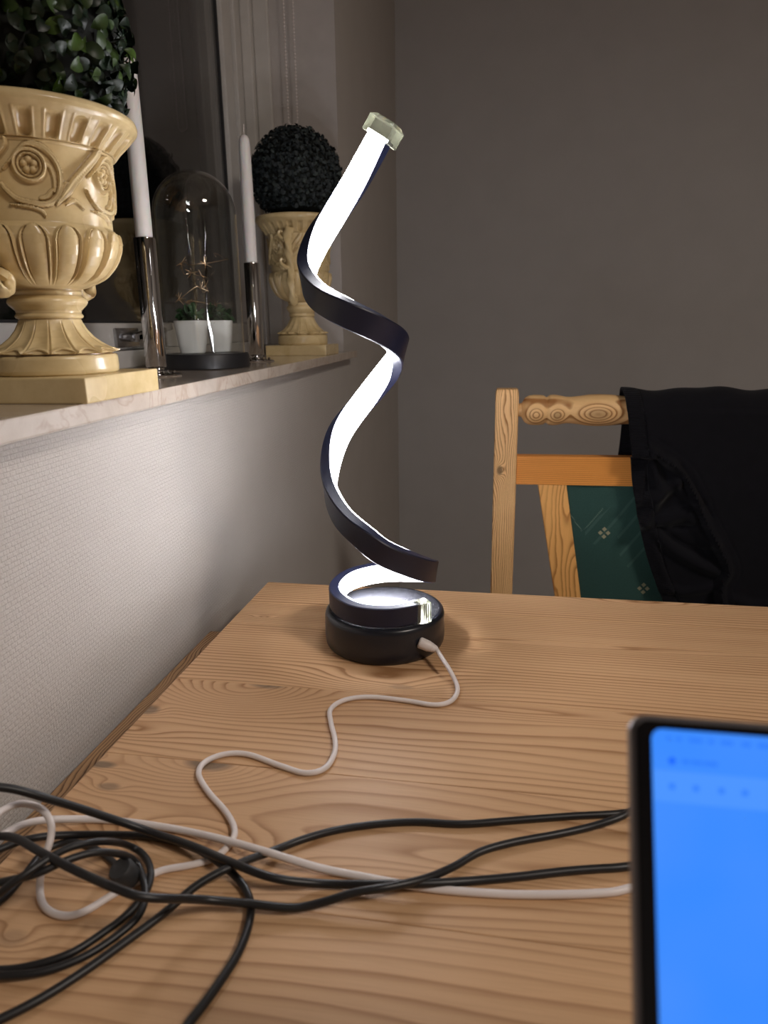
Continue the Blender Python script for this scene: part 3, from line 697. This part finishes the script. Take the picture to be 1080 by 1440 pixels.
# ------------------------------------------------------------------ cables
lampcable = [(-0.0385, 0.5635, .7625), (-0.0333, 0.5555, .7585), (-0.0253, 0.5424, .753), (-0.019, 0.5206), (-0.0194, 0.5056), (-0.025, 0.494), (-0.0367, 0.4894), (-0.0581, 0.4933), (-0.0866, 0.4955), (-0.1053, 0.4888), (-0.1134, 0.4739), (-0.1095, 0.4562), (-0.1015, 0.4337), (-0.0984, 0.4167), (-0.1011, 0.4002), (-0.1124, 0.3933), (-0.1309, 0.3989), (-0.1564, 0.4088), (-0.1723, 0.4077), (-0.1828, 0.3981), (-0.1828, 0.3847), (-0.1697, 0.3677), (-0.1507, 0.3496), (-0.14, 0.3347), (-0.1392, 0.323), (-0.1441, 0.3118), (-0.1556, 0.305), (-0.1677, 0.3002), (-0.1747, 0.2937), (-0.1813, 0.2869), (-0.1872, 0.2793), (-0.1947, 0.2686), (-0.2029, 0.2644), (-0.2136, 0.2666), (-0.2226, 0.2738), (-0.2316, 0.2874), (-0.2362, 0.2988, .754), (-0.2389, 0.3089, .757), (-0.2401, 0.313, .764), (-0.2436, 0.3125, .773), (-0.2484, 0.3055, .782), (-0.2499, 0.2938, .788), (-0.2501, 0.2777, .79), (-0.262, 0.25, .775), (-0.283, 0.225, .74), (-0.285, 0.20, .60), (-0.285, 0.15, .30)]
white2 = [(0.118, 0.085, .765), (0.125, 0.16, .758), (0.122, 0.25), (0.1085, 0.305), (0.0855, 0.3191), (0.0688, 0.3146), (0.047, 0.3104), (0.0182, 0.3067), (-0.0108, 0.3053), (-0.033, 0.3059), (-0.056, 0.3084), (-0.0838, 0.312), (-0.1139, 0.3195), (-0.1457, 0.3268), (-0.178, 0.3317), (-0.2148, 0.3339), (-0.2453, 0.3313), (-0.2566, 0.3217, .757), (-0.2594, 0.3077, .763), (-0.2609, 0.2924, .766), (-0.2633, 0.2736, .766), (-0.272, 0.25, .755), (-0.286, 0.225, .72), (-0.287, 0.19, .40), (-0.287, 0.17, .2)]
black1 = [(0.130, 0.085, .765), (0.138, 0.16, .758), (0.135, 0.26), (0.118, 0.325), (0.0904, 0.3348), (0.0715, 0.3318), (0.0487, 0.3268), (0.0186, 0.3184), (-0.0074, 0.3121), (-0.0295, 0.3078), (-0.0553, 0.304), (-0.0813, 0.3012), (-0.1066, 0.3019), (-0.1332, 0.3099), (-0.1596, 0.3193), (-0.1848, 0.3235, .755), (-0.2129, 0.3245, .762), (-0.2372, 0.3168, .776), (-0.2525, 0.2945, .8), (-0.2650, 0.2700, .812), (-0.280, 0.235, .80), (-0.2845, 0.205, .70), (-0.285, 0.17, .30)]
black2 = [(0.144, 0.085, .765), (0.152, 0.17, .758), (0.150, 0.30), (0.130, 0.380), (0.0986, 0.3848), (0.0823, 0.3737), (0.0646, 0.3635), (0.0437, 0.3543), (0.0194, 0.3448), (0.0016, 0.3352), (-0.0116, 0.3228), (-0.0261, 0.3122), (-0.044, 0.304), (-0.0617, 0.2978), (-0.0784, 0.2886), (-0.0919, 0.2837), (-0.1141, 0.2836), (-0.1404, 0.283), (-0.1684, 0.2808), (-0.1859, 0.2843), (-0.2131, 0.2929), (-0.2374, 0.2991, .756), (-0.2546, 0.3008, .763), (-0.2630, 0.2940, .768), (-0.272, 0.28, .775), (-0.285, 0.25, .75), (-0.287, 0.235, .40), (-0.287, 0.22, .25)]
black3 = [(0.160, 0.085, .765), (0.168, 0.18, .758), (0.165, 0.31), (0.135, 0.3808), (0.0978, 0.3808), (0.0787, 0.3765), (0.0534, 0.3714), (0.0199, 0.3634), (-0.009, 0.3567), (-0.034, 0.3554), (-0.0546, 0.3515), (-0.0785, 0.3436), (-0.0972, 0.3335), (-0.1143, 0.3205), (-0.1305, 0.3082), (-0.1446, 0.293), (-0.1546, 0.272), (-0.1646, 0.2549), (-0.1759, 0.2367), (-0.1872, 0.2216), (-0.1991, 0.2098), (-0.2151, 0.1965), (-0.24, 0.17), (-0.262, 0.14, .753), (-0.283, 0.11, .73), (-0.286, 0.09, .5), (-0.286, 0.08, .25)]
black4 = [(-0.287, 0.285, .35), (-0.286, 0.278, .70), (-0.276, 0.272, .755), (-0.2640, 0.2709, .762), (-0.2594, 0.2842, .764), (-0.2551, 0.2952, .762), (-0.2514, 0.3073, .757), (-0.2412, 0.3177), (-0.2127, 0.3219), (-0.1851, 0.3236), (-0.1594, 0.3187), (-0.1386, 0.3082), (-0.1234, 0.2972), (-0.1139, 0.285), (-0.11, 0.2712), (-0.1096, 0.2548), (-0.1125, 0.2395), (-0.1158, 0.227), (-0.1188, 0.2169), (-0.1198, 0.2004), (-0.115, 0.17), (-0.10, 0.12), (-0.08, 0.06)]
coil = [(-0.1837, 0.2915), (-0.1941, 0.2995), (-0.208, 0.3081), (-0.2217, 0.3131), (-0.2332, 0.3134), (-0.241, 0.305), (-0.2409, 0.2888), (-0.241, 0.2743), (-0.244, 0.2582), (-0.2409, 0.2417), (-0.2265, 0.2327), (-0.2152, 0.2319), (-0.2022, 0.2358), (-0.1878, 0.2447), (-0.1779, 0.259), (-0.1721, 0.2706), (-0.1699, 0.2839), (-0.1742, 0.2984), (-0.1851, 0.3104), (-0.2001, 0.3164), (-0.214, 0.3164), (-0.2277, 0.3101), (-0.2348, 0.3008), (-0.24, 0.2895), (-0.2450, 0.2769), (-0.2478, 0.258), (-0.2430, 0.2377), (-0.2277, 0.2290), (-0.2137, 0.2292), (-0.1954, 0.2336), (-0.1815, 0.2428), (-0.1721, 0.2552), (-0.1667, 0.2682), (-0.1687, 0.2808), (-0.1771, 0.2944), (-0.1872, 0.3047), (-0.199, 0.3087), (-0.2132, 0.3074), (-0.2253, 0.2993), (-0.2352, 0.2885), (-0.2504, 0.2805), (-0.262, 0.2688, .753), (-0.280, 0.255, .74), (-0.287, 0.25, .5), (-0.287, 0.245, .3)]
laid = [np.zeros((0, 4))]
def lay(pts, r, step=0.0016):
    P = np.array([(p[0], p[1], p[2] if len(p) > 2 else 0.75 + r) for p in pts]); P = resample(catmull(P, 10), step)
    for _ in range(2): P[1:-1] = (P[:-2] + 2 * P[1:-1] + P[2:]) / 4
    prev = np.concatenate(laid); n = len(P); lag = int(0.03 / step)
    on = P[:, 2] > 0.74
    want = np.where(on, 0.75 + r, P[:, 2] * 0)
    inside = P[:, 0] > -0.257
    z = np.where(inside, np.maximum(P[:, 2], want), P[:, 2])
    done = []
    for i in range(n):
        pools = [prev]
        if i > lag: pools.append(np.array(done[:i - lag]))
        for Q in pools:
            if len(Q) and P[i, 2] < 0.775:
                dd = np.hypot(Q[:, 0] - P[i, 0], Q[:, 1] - P[i, 1]); s = r + Q[:, 3]
                k = (dd < s) & (Q[:, 2] > 0.745) & (Q[:, 2] < 0.785)
                if k.any(): z[i] = max(z[i], float((Q[k, 2] + np.sqrt(np.maximum(s[k] ** 2 - dd[k] ** 2, 0))).max()))
        done.append((P[i, 0], P[i, 1], z[i], r))
    # spread lifts so the cable bridges smoothly
    zz = z.copy()
    for i in range(n):
        a, b = max(0, i - 22), min(n, i + 23); w = np.abs(np.arange(a, b) - i) / 22.0
        if P[i, 2] > 0.745: zz[i] = np.max(z[a:b] - w * w * 0.008)
    for _ in range(6):
        k = np.convolve(np.pad(zz, 3, mode='edge'), np.ones(7) / 7, 'valid'); zz = np.where(P[:, 2] > 0.745, np.maximum(k, z), zz)
    # a lifted stretch leans a little towards the viewer's side, as loose cables bow over one another
    lift = np.where(P[:, 2] > 0.745, zz - P[:, 2], 0); f_ = (1.035 - P[:, 2] - lift) / (1.035 - P[:, 2])
    P[:, 0] *= f_; P[:, 1] *= f_
    P[:, 2] = zz; laid.append(np.c_[P, np.full(n, r)]); return P
def cable(name, pts, r, mat, label, plug=None):
    P = lay(pts, r); o0 = P[len(P) // 2]
    root = thing(name, label, 'cable', tuple(o0)); q = P - o0
    MB().tube(q, r, 12).build('cord', mat, root); return root, q
lc, lq = cable('lamp_cable', lampcable, 0.0019, M_white, 'thin white cable winding from the plug in the lamp base across the table')
cc, _ = cable('power_cable', coil, 0.0019, M_cable, 'black cable wound in loose loops at left with a dark grey tie')
tie = MB().lathe([(0.0001, -0.0062), (0.0056, -0.0060), (0.0066, -0.0045), (0.0066, 0.0045), (0.0056, 0.0060), (0.0001, 0.0062)], 28)
to = tie.build('cable_tie', M_tie, cc); to.location = Vector((-0.1835, 0.2890, 0.7575)) - cc.location; to.rotation_euler = (0.35, -0.25, 0)
_, _ = cable('power_cable', black4, 0.0021, M_cable, 'black cable from the left edge curling down to the bottom edge of the photo')
plug = MB()
p0 = Vector((-0.0558, 0.5600, 0.7695)); p0 = Vector((LX, LY, 0)) + ea * 0.0290 - eb * 0.0462; p0.z = 0.7690
p1 = Vector((-0.0385, 0.5635, .7625)); L0 = lc.location
def lerp(a, b, t): return a + (b - a) * t
prof = [(0.0, 0.0036), (0.04, 0.0046), (0.10, 0.0050), (0.55, 0.0048), (0.62, 0.0044), (0.80, 0.0036), (1.0, 0.0026)]
pp = [lerp(p0, p1, t) - L0 for t, _ in prof]; plug.tube(pp, [r for _, r in prof], 20)
po = plug.build('plug', M_white, lc)
for t in (0.70, 0.80, 0.90):
    q = lerp(p0, p1, t) - L0; d = (p1 - p0).normalized() * 0.0006; rr = 0.0042 - (t - 0.7) * 0.005
    MB().tube([q - d, q + d], rr, 16).build('grip_ring', M_white, po)
cable('power_cable', black3, 0.0021, M_cable, 'thick black cable from the bottom left corner, topmost one at the laptop')
cable('power_cable', white2, 0.0021, M_white, 'straighter white cable running from the left edge to behind the laptop')
cable('power_cable', black1, 0.0022, M_cable, 'black cable hanging in highest at the left edge, ending lowest of the black ones')
cable('power_cable', black2, 0.0021, M_cable, 'black cable dipping lowest at mid-table, then rising to meet another by the laptop')

# ------------------------------------------------------------------ laptop
M_lid = simple('dark_grey_aluminium', (0.22, 0.21, 0.22), 0.38, 0.03, metal=0.7)
M_bezel = simple('black_bezel_glass', (0.003, 0.003, 0.004), 0.2, 0.0)
def screen_mat():
    g = G('lit_blue_screen'); X, Y, Z = g.sep(g.coord())
    n = g.noise(g.coord(), 25, 2)
    col = g.ramp(n, [(0.3, (0.033, 0.25, 1.0)), (0.7, (0.062, 0.275, 1.0))])
    g.set(col=(0.0, 0.0, 0.0), emit=col, estr=SCREEN_POWER, rough=0.3); return g.m
M_screen = screen_mat()
M_band = emis('screen_toolbar', (0.066, 0.295, 1.0), SCREEN_POWER, 0.0); M_mark = emis('screen_marks', (0.020, 0.195, 0.97), SCREEN_POWER, 0.0); M_dotm = emis('screen_dot', (0.0, 0.12, 1.0), SCREEN_POWER, 0.0)
LH, LW = 0.213, 0.305
top = Vector((0.0355, 0.1585, 0.9443)); tilt = math.radians(32)
ex = Vector((math.cos(TR), math.sin(TR), 0)); ey = Vector((-math.sin(TR), math.cos(TR), 0))
upv = (Vector((0, 0, 1)) * math.cos(tilt) + ey * math.sin(tilt)).normalized()
hinge = top - upv * LH; nz_ = ex.cross(upv)                     # points towards the viewer
lap = thing('laptop', 'open laptop with dark grey rim and glowing blue screen at the right foreground', 'laptop', (hinge.x, hinge.y, 0.75), 0)
ML = Matrix((ex, upv, nz_)).transposed().to_4x4(); ML.translation = hinge - lap.location
def rrect(x0, y0, x1, y1, r, n=8):
    out = []
    for (cx, cy, a0) in ((x1 - r, y1 - r, 0), (x0 + r, y1 - r, PI / 2), (x0 + r, y0 + r, PI), (x1 - r, y0 + r, 1.5 * PI)):
        out += [(cx + r * math.cos(a0 + k * PI / 2 / n), cy + r * math.sin(a0 + k * PI / 2 / n)) for k in range(n + 1)]
    return out
def slab(ol, z0, z1, bev=0.0, inset=None):
    n = len(ol); rings = [(z0, bev), (z0 + bev, 0), (z1 - bev, 0), (z1, bev)] if bev else [(z0, 0), (z1, 0)]
    cx = sum(p[0] for p in ol) / n; cy = sum(p[1] for p in ol) / n; V = []
    for (z, b) in rings:
        for (x, y) in ol: V.append((x + (b if x < cx else -b), y + (b if y < cy else -b), z))
    mb = MB(); mb.add(V, grid_faces(n, len(rings), True) + [tuple(range(n))[::-1], tuple((len(rings) - 1) * n + k for k in range(n))]); return mb
def lidpart(mb, name, mat, parent=lap):
    o = mb.build(name, mat, parent, angle=30)
    if parent is lap: o.matrix_local = ML
    return o
lid = lidpart(slab(rrect(0, 0, LW, LH, 0.0042), -0.0052, 0, 0.0007), 'lid', M_lid)
lidpart(slab(rrect(0.0012, 0.0012, LW - 0.0012, LH - 0.0012, 0.0032), 0.0, 0.0004), 'bezel', M_bezel, lid)
scr = lidpart(slab(rrect(0.0047, 0.010, LW - 0.0047, LH - 0.0030, 0.0025), 0.0004, 0.0006), 'screen', M_screen, lap)
mk = MB()
def mark(x0, v0, w, h, mat=0): mk.box((x0, LH + v0 - h, 0.0006), (x0 + w, LH + v0, 0.00068), mat)
bd = MB(); bd.box((0.0049, LH - 0.0190, 0.0006), (LW - 0.0049, LH - 0.0122, 0.00064)); lidpart(bd, 'toolbar', M_band, scr)
for (x, w) in ((0.0080, 0.0010), (0.0102, 0.0011), (0.0130, 0.0030), (0.0172, 0.0014), (0.0200, 0.0027), (0.0245, 0.0020), (0.028, 0.003)): mark(x, -0.0046, w, 0.0009)
for (x, w) in ((0.0112, 0.0018), (0.0134, 0.0024), (0.0161, 0.0030)): mark(x, -0.0095, w, 0.0009)
for x in (0.0083, 0.0135, 0.0190, 0.0240): mark(x, -0.0150, 0.0012, 0.0012)
lidpart(mk, 'menu_marks', M_mark, scr)
dt = MB().lathe([(0.0008, 0), (0.0008, 0.0001)], 20, c=(0.0091, LH - 0.0100, 0.0006)); lidpart(dt, 'status_dot', M_dotm, scr)
MB().box((0, -0.212, 0.0015), (LW, 0.004, 0.0125), b=0.002, M=Matrix.Rotation(TR, 4, 'Z')).build('keyboard_base', M_lid, lap)
for k in range(4):
    MB().box((0.02 + (k % 2) * 0.25, -0.2 + (k // 2) * 0.18, 0.0), (0.035 + (k % 2) * 0.25, -0.19 + (k // 2) * 0.18, 0.0016), b=0.0004, M=Matrix.Rotation(TR, 4, 'Z')).build('foot', M_cable, lap)
kb = MB()
for r_ in range(5):
    for q in range(14):
        kb.box((0.016 + q * 0.0196, -0.035 - r_ * 0.0175, 0.0125), (0.0325 + q * 0.0196, -0.0205 - r_ * 0.0175, 0.0137), b=0.0004, M=Matrix.Rotation(TR, 4, 'Z'))
kb.build('keys', M_cable, lap)

# ------------------------------------------------------------------ chair (faces the table, back to the far wall)
CY = 1.05
CX = 0.242
CL, CDk = (0.93, 0.60, 0.28), (0.34, 0.14, 0.035)
chair = thing('dining_chair', 'pine dining chair with turned top rail and green patterned upholstery behind the table', 'chair', (CX, CY + 0.2, 0))
chv = chair.location.copy()
def cpart(mb, name, mat, smooth=True, parent=None, angle=40, **kw):
    """geometry is given in room coordinates"""
    o = mb.build(name, mat, parent or chair, smooth=smooth, angle=angle, **kw)
    if parent is None: o.matrix_parent_inverse = Matrix.Translation(chv).inverted()
    return o
M_post = wood('chair_post_pine', CL, CDk, 'Z', 330, 1.7, knots=[(0.8240, 0.0205, 0.011, 0.007, 4, 0.9)], seed=2, nA=5, nB=16, contrast=1.6)
M_post2 = wood('chair_post_pine_plain', CL, CDk, 'Z', 330, 1.7, seed=8, nA=5, nB=16)
M_rail = wood('chair_rail_pine', (0.86, 0.36, 0.075), (0.50, 0.17, 0.025), 'XZ', 300, 0.9, seed=5)
M_spin = wood('turned_rail_pine', (0.85, 0.56, 0.26), (0.36, 0.16, 0.05), 'XZ', 60, 0.6, knots=[(0.157, 0.9085, 0.026, 0.013, 4.5, 0.4), (0.100, 0.9065, 0.011, 0.010, 3, 0.4), (0.070, 0.9065, 0.011, 0.011, 3, 0), (0.30, 0.912, 0.03, 0.014, 5, 0.2)], seed=1, contrast=1.8)
M_stile = wood('chair_stile_pine', (0.92, 0.50, 0.16), (0.50, 0.21, 0.05), 'Z', 90, 1.6, contrast=1.4, seed=7, nA=4, nB=12)
def post(x0, x1, mat):
    V = []; zs_ = np.r_[np.linspace(0, 0.92, 24), 0.935, 0.941, 0.9435]
    for z in zs_:
        k = 0.0 if z < 0.935 else (z - 0.935) / 0.0085 * 0.0012
        lean = 0.0 if z > 0.47 else -(0.47 - z) * 0.02
        for (x, y) in ((x0 + k, CY + k), (x1 - k, CY + k), (x1 - k, CY + 0.030 - k), (x0 + k, CY + 0.030 - k)): V.append((x, y + lean, z))
    mb = MB(); mb.add(V, grid_faces(4, len(zs_), True) + [(3, 2, 1, 0), tuple((len(zs_) - 1) * 4 + k for k in range(4))])
    o = cpart(mb, 'back_post', mat, False)
    bv = o.modifiers.new('bevel', 'BEVEL'); bv.width = 0.0022; bv.segments = 3; bv.limit_method = 'ANGLE'; return o
post(0.0115, 0.0450, M_post); post(2 * CX - 0.0450, 2 * CX - 0.0115, M_post2)
sp = [(0.0449, 0.0095), (0.0500, 0.0100), (0.0515, 0.0130), (0.0545, 0.0180), (0.0600, 0.0212), (0.0670, 0.0222), (0.0760, 0.0220), (0.0815, 0.0212), (0.0848, 0.0186), (0.0862, 0.0190), (0.0895, 0.0218), (0.0960, 0.0224), (0.1040, 0.0214),
      (0.1120, 0.0195), (0.1200, 0.0192), (0.1320, 0.0206), (0.1450, 0.0225), (0.1600, 0.0230), (0.1750, 0.0224), (0.1950, 0.0203), (0.2100, 0.0196), (0.242, 0.0212)]
sp = sp + [(2 * CX - x, r) for x, r in sp[::-1][1:]]
spr = resample(np.array(sp), 0.0015)
V = [(x, CY + 0.015 + r * math.cos(a), 0.9122 + r * math.sin(a)) for x, r in spr for a in np.linspace(0, 2 * PI, 41)[:-1]]
mb = MB(); mb.add(V, grid_faces(40, len(spr), True)); cpart(mb, 'turned_rail', M_spin, angle=70)
cpart(MB().box((0.0449, CY + 0.004, 0.8020), (2 * CX - 0.0449, CY + 0.024, 0.8450), b=0.0012), 'cross_rail', M_rail, False)
cpart(MB().box((0.0449, CY + 0.004, 0.4800), (2 * CX - 0.0449, CY + 0.024, 0.5200), b=0.0012), 'cross_rail', M_rail, False)
def stile(sx):
    V = []
    for z in np.linspace(0.5195, 0.8025, 16):
        t = (0.80 - z); xa, xb = 0.0780 + 0.185 * t, 0.1195 + 0.172 * t
        if sx: xa, xb = 2 * CX - xb, 2 * CX - xa
        for (x, y) in ((xa, CY + 0.005), (xb, CY + 0.005), (xb, CY + 0.022), (xa, CY + 0.022)): V.append((x, y, z))
    mb = MB(); mb.add(V, grid_faces(4, 16, True) + [(3, 2, 1, 0), (60, 61, 62, 63)]); o = cpart(mb, 'stile', M_stile, False)
    bv = o.modifiers.new('bevel', 'BEVEL'); bv.width = 0.0012; bv.segments = 2; bv.limit_method = 'ANGLE'
stile(0); stile(1)
V = []; nu, nv = 33, 33
for j in range(nv):
    z = 0.5205 + (0.8015 - 0.5205) * j / (nv - 1); t = 0.80 - z; xa = 0.1190 + 0.172 * t; xb = 2 * CX - xa
    for i in range(nu):
        u = i / (nu - 1); b_ = (1 - (2 * u - 1) ** 4) * (1 - (2 * j / (nv - 1) - 1) ** 6)
        V.append((xa + (xb - xa) * u, CY + 0.0085 - 0.0070 * b_, z))
mb = MB(); mb.add(V, grid_faces(nu, nv)); V2 = [(x, CY + 0.020, z) for (x, y, z) in V]; mb.add(V2, [f[::-1] for f in grid_faces(nu, nv)])
cpart(mb, 'upholstered_panel', M_green)
cpart(MB().box((0.03, CY - 0.40, 0.42), (2 * CX - 0.03, CY + 0.002, 0.455), b=0.003), 'seat_frame', M_post2, False)
cpart(MB().box((0.045, CY - 0.385, 0.452), (2 * CX - 0.045, CY - 0.012, 0.488), b=0.012), 'seat_cushion', M_green)
for x in (0.035, 2 * CX - 0.070):
    cpart(MB().lathe([(0.014, 0), (0.017, 0.1), (0.019, 0.30), (0.021, 0.40), (0.021, 0.425)], 20, c=(x + 0.0175, CY - 0.375, 0)), 'front_leg', M_post2)
for z in (0.15, 0.22): cpart(MB().box((0.044, CY + 0.001, z), (2 * CX - 0.044, CY + 0.018, z + 0.03), b=0.001), 'stretcher', M_rail, False)

# ------------------------------------------------------------------ sweatshirt over the chair back
def segd(x, z, pl, n=10):
    c = catmull(pl, n); d = np.full(x.shape, 9.0); side = np.zeros(x.shape)
    for j in range(len(c) - 1):
        a, b = c[j], c[j + 1]; ab = b - a; L = max(1e-12, ab.dot(ab)); t = np.clip(((x - a[0]) * ab[0] + (z - a[1]) * ab[1]) / L, 0, 1)
        dx = x - (a[0] + ab[0] * t); dz = z - (a[1] + ab[1] * t); dd = np.hypot(dx, dz); cr = ab[0] * dz - ab[1] * dx
        m_ = dd < d; side = np.where(m_, np.sign(cr), side); d = np.where(m_, dd, d)
    return d, side
def px2(px, py):       # reading aid: photo pixels of the chair zone to metres on the cloth's plane (y = 1.02)
    d = Vector(((px - 540), (py - 720), 995.0)); w = [sum(RW[r][k] * d[k] for k in range(3)) for r in range(3)]
    t = 1.024 / w[1]; return (w[0] * t, 1.035 + w[2] * t)
SW_L = [px2(881, 548), px2(885, 590), px2(889, 640), px2(892, 690), px2(903, 750), px2(916, 800), px2(935, 850), px2(948, 880), px2(955, 905)]
lc_ = catmull(SW_L, 8)
TOPZ = 0.9375
ss = np.r_[np.linspace(-0.335, -0.0, 150)]
nx = 170; rows = []; zrows = []
def left(z): return np.interp(-z, -lc_[:, 1], lc_[:, 0])
ROT = 0.0290; YC = CY + 0.015
path = [('f', z) for z in np.linspace(0.610, 0.912, 140)] + [('a', a) for a in np.linspace(0, PI, 26)[1:-1]] + [('b', z) for z in np.linspace(0.912, 0.640, 70)]
V = []
for kind, q in path:
    for i in range(nx):
        u = i / (nx - 1)
        if kind == 'f': xl = left(q); x = xl + (0.560 - xl) * u; V.append((x, YC - ROT, q))
        elif kind == 'a':
            xl = left(0.9122 + 0.03 * math.sin(q)) + 0.0; x = xl + (0.560 - xl) * u
            w = 0.0022 * math.sin(x * 46) + 0.0012 * math.sin(x * 97 + 1) + 0.0055 * math.exp(-((x - 0.455) / 0.032) ** 4)
            V.append((x, YC - (ROT) * math.cos(q), 0.9122 + (ROT + w) * math.sin(q)))
        else: xl = 0.1975 + 0.002 * math.sin(q * 30); x = xl + (0.560 - xl) * u; V.append((x, YC + ROT, q))
V = np.array(V).reshape(len(path), nx, 3); nf = 140
x = V[:nf, :, 0]; z = V[:nf, :, 2]; off = np.zeros_like(x)
def smooth(d, w): return np.exp(-(d / w) ** 2)
# hem band seam parallel to the left edge
band = np.array([[left(z[j, 0]) + 0.0215 for i in range(nx)] for j in range(nf)])
off += 0.0016 * (1 / (1 + np.exp(-(x - band) / 0.0012))) - 0.0022 * smooth(x - band, 0.0018)
# the big overlapping edge running down to the right, cloth left of it lies lower
edge = [px2(913, 632), px2(935, 648), px2(962, 672), px2(992, 736), px2(1008, 768), px2(1022, 800), px2(1012, 822), px2(1014, 850), px2(1020, 880)]
d, s = segd(x, z, edge)
below = (s < 0) & (z < px2(0, 634)[1])
off += np.where(below, -0.013 * np.clip(d / 0.006, 0, 1), 0.0) + 0.005 * smooth(d, 0.006) * (s >= 0)
band2 = smooth(np.abs(d - 0.018), 0.0012) * (s >= 0); off -= 0.0012 * band2
for pl, h, w in (([px2(914, 640), px2(922, 668), px2(929, 690), px2(921, 710), px2(906, 735)], 0.011, 0.0075),
                 ([px2(897, 705), px2(915, 703), px2(935, 692), px2(953, 678)], 0.010, 0.0075),
                 ([px2(905, 738), px2(930, 733), px2(955, 727), px2(972, 722)], 0.009, 0.0085),
                 ([px2(940, 650), px2(950, 668), px2(958, 690), px2(975, 705)], 0.007, 0.006),
                 ([px2(975, 733), px2(985, 750), px2(1000, 765)], 0.008, 0.008),
                 ([px2(925, 752), px2(950, 775), px2(985, 795), px2(1010, 805)], 0.010, 0.008),
                 ([px2(918, 765), px2(932, 800), px2(945, 832)], 0.004, 0.006),
                 ([px2(935, 828), px2(965, 835), px2(1005, 828)], 0.005, 0.006),
                 ([px2(1030, 840), px2(1060, 850), px2(1100, 845)], 0.005, 0.007)):
    dd, _ = segd(x, z, pl); off += h * smooth(dd, w)
for pl, h, w in (([px2(916, 650), px2(914, 680), px2(905, 702)], 0.007, 0.004), ([px2(930, 745), px2(955, 765), px2(990, 780)], 0.009, 0.006),
                 ([px2(958, 655), px2(980, 690), px2(1000, 725)], 0.004, 0.004), ([px2(950, 745), px2(975, 742)], 0.006, 0.005)):
    dd, _ = segd(x, z, pl); off -= h * smooth(dd, w)
off += 0.0025 * np.sin(x * 38 + z * 13) * np.clip((x - 0.30) / 0.1, 0, 1) * np.clip((0.92 - z) / 0.15, 0, 1)
off *= np.clip((0.9122 - z) / 0.03, 0, 1) ** 0.7
V[:nf, :, 1] -= np.clip(off + 0.004, -0.012, 0.03) + np.clip((0.905 - z) / 0.1, 0, 1) * 0.010
V[nf + 24:, :, 1] += 0.003 * np.sin(V[nf + 24:, :, 0] * 40)
sw = thing('sweatshirt', 'black sweatshirt draped over the right side of the pine chair back', 'sweatshirt', (0.36, YC, 0.60))
so = np.array(sw.location); rows = len(path)
fs = grid_faces(nx, rows); mi = []
for (a, b, c_, d_) in fs:
    j, i = divmod(a, nx); xx = V[j, i, 0]; zz_ = V[j, i, 2]
    mi.append(1 if xx - left(min(zz_, 0.94)) < 0.0215 else 0)
for m_id, nm, mat in ((0, 'body', M_jersey), (1, 'ribbed_hem', M_rib)):
    sel = [f for f, k in zip(fs, mi) if k == m_id]; used = sorted({i for f in sel for i in f}); mp = {u: k for k, u in enumerate(used)}
    vv = V.reshape(-1, 3)[used] - so; mb = MB(); mb.add(vv, [tuple(mp[i] for i in f) for f in sel])
    o = mb.build(nm, mat, sw, angle=80); sd = o.modifiers.new('thick', 'SOLIDIFY'); sd.thickness = 0.0022; sd.offset = 1.0

# ------------------------------------------------------------------ ceiling lamp of the room (out of view, gives the warm light)
cl = thing('ceiling_light', 'round opal ceiling lamp giving the room its warm light', 'ceiling light', CEILING_LOC)
MB().lathe([(0.20, 0.0), (0.21, 0.01), (0.21, 0.039)], 48).build('housing', M_frame, cl)
print('triangles', sum(len(o.data.polygons) * 2 for o in bpy.data.objects if o.type == 'MESH'))
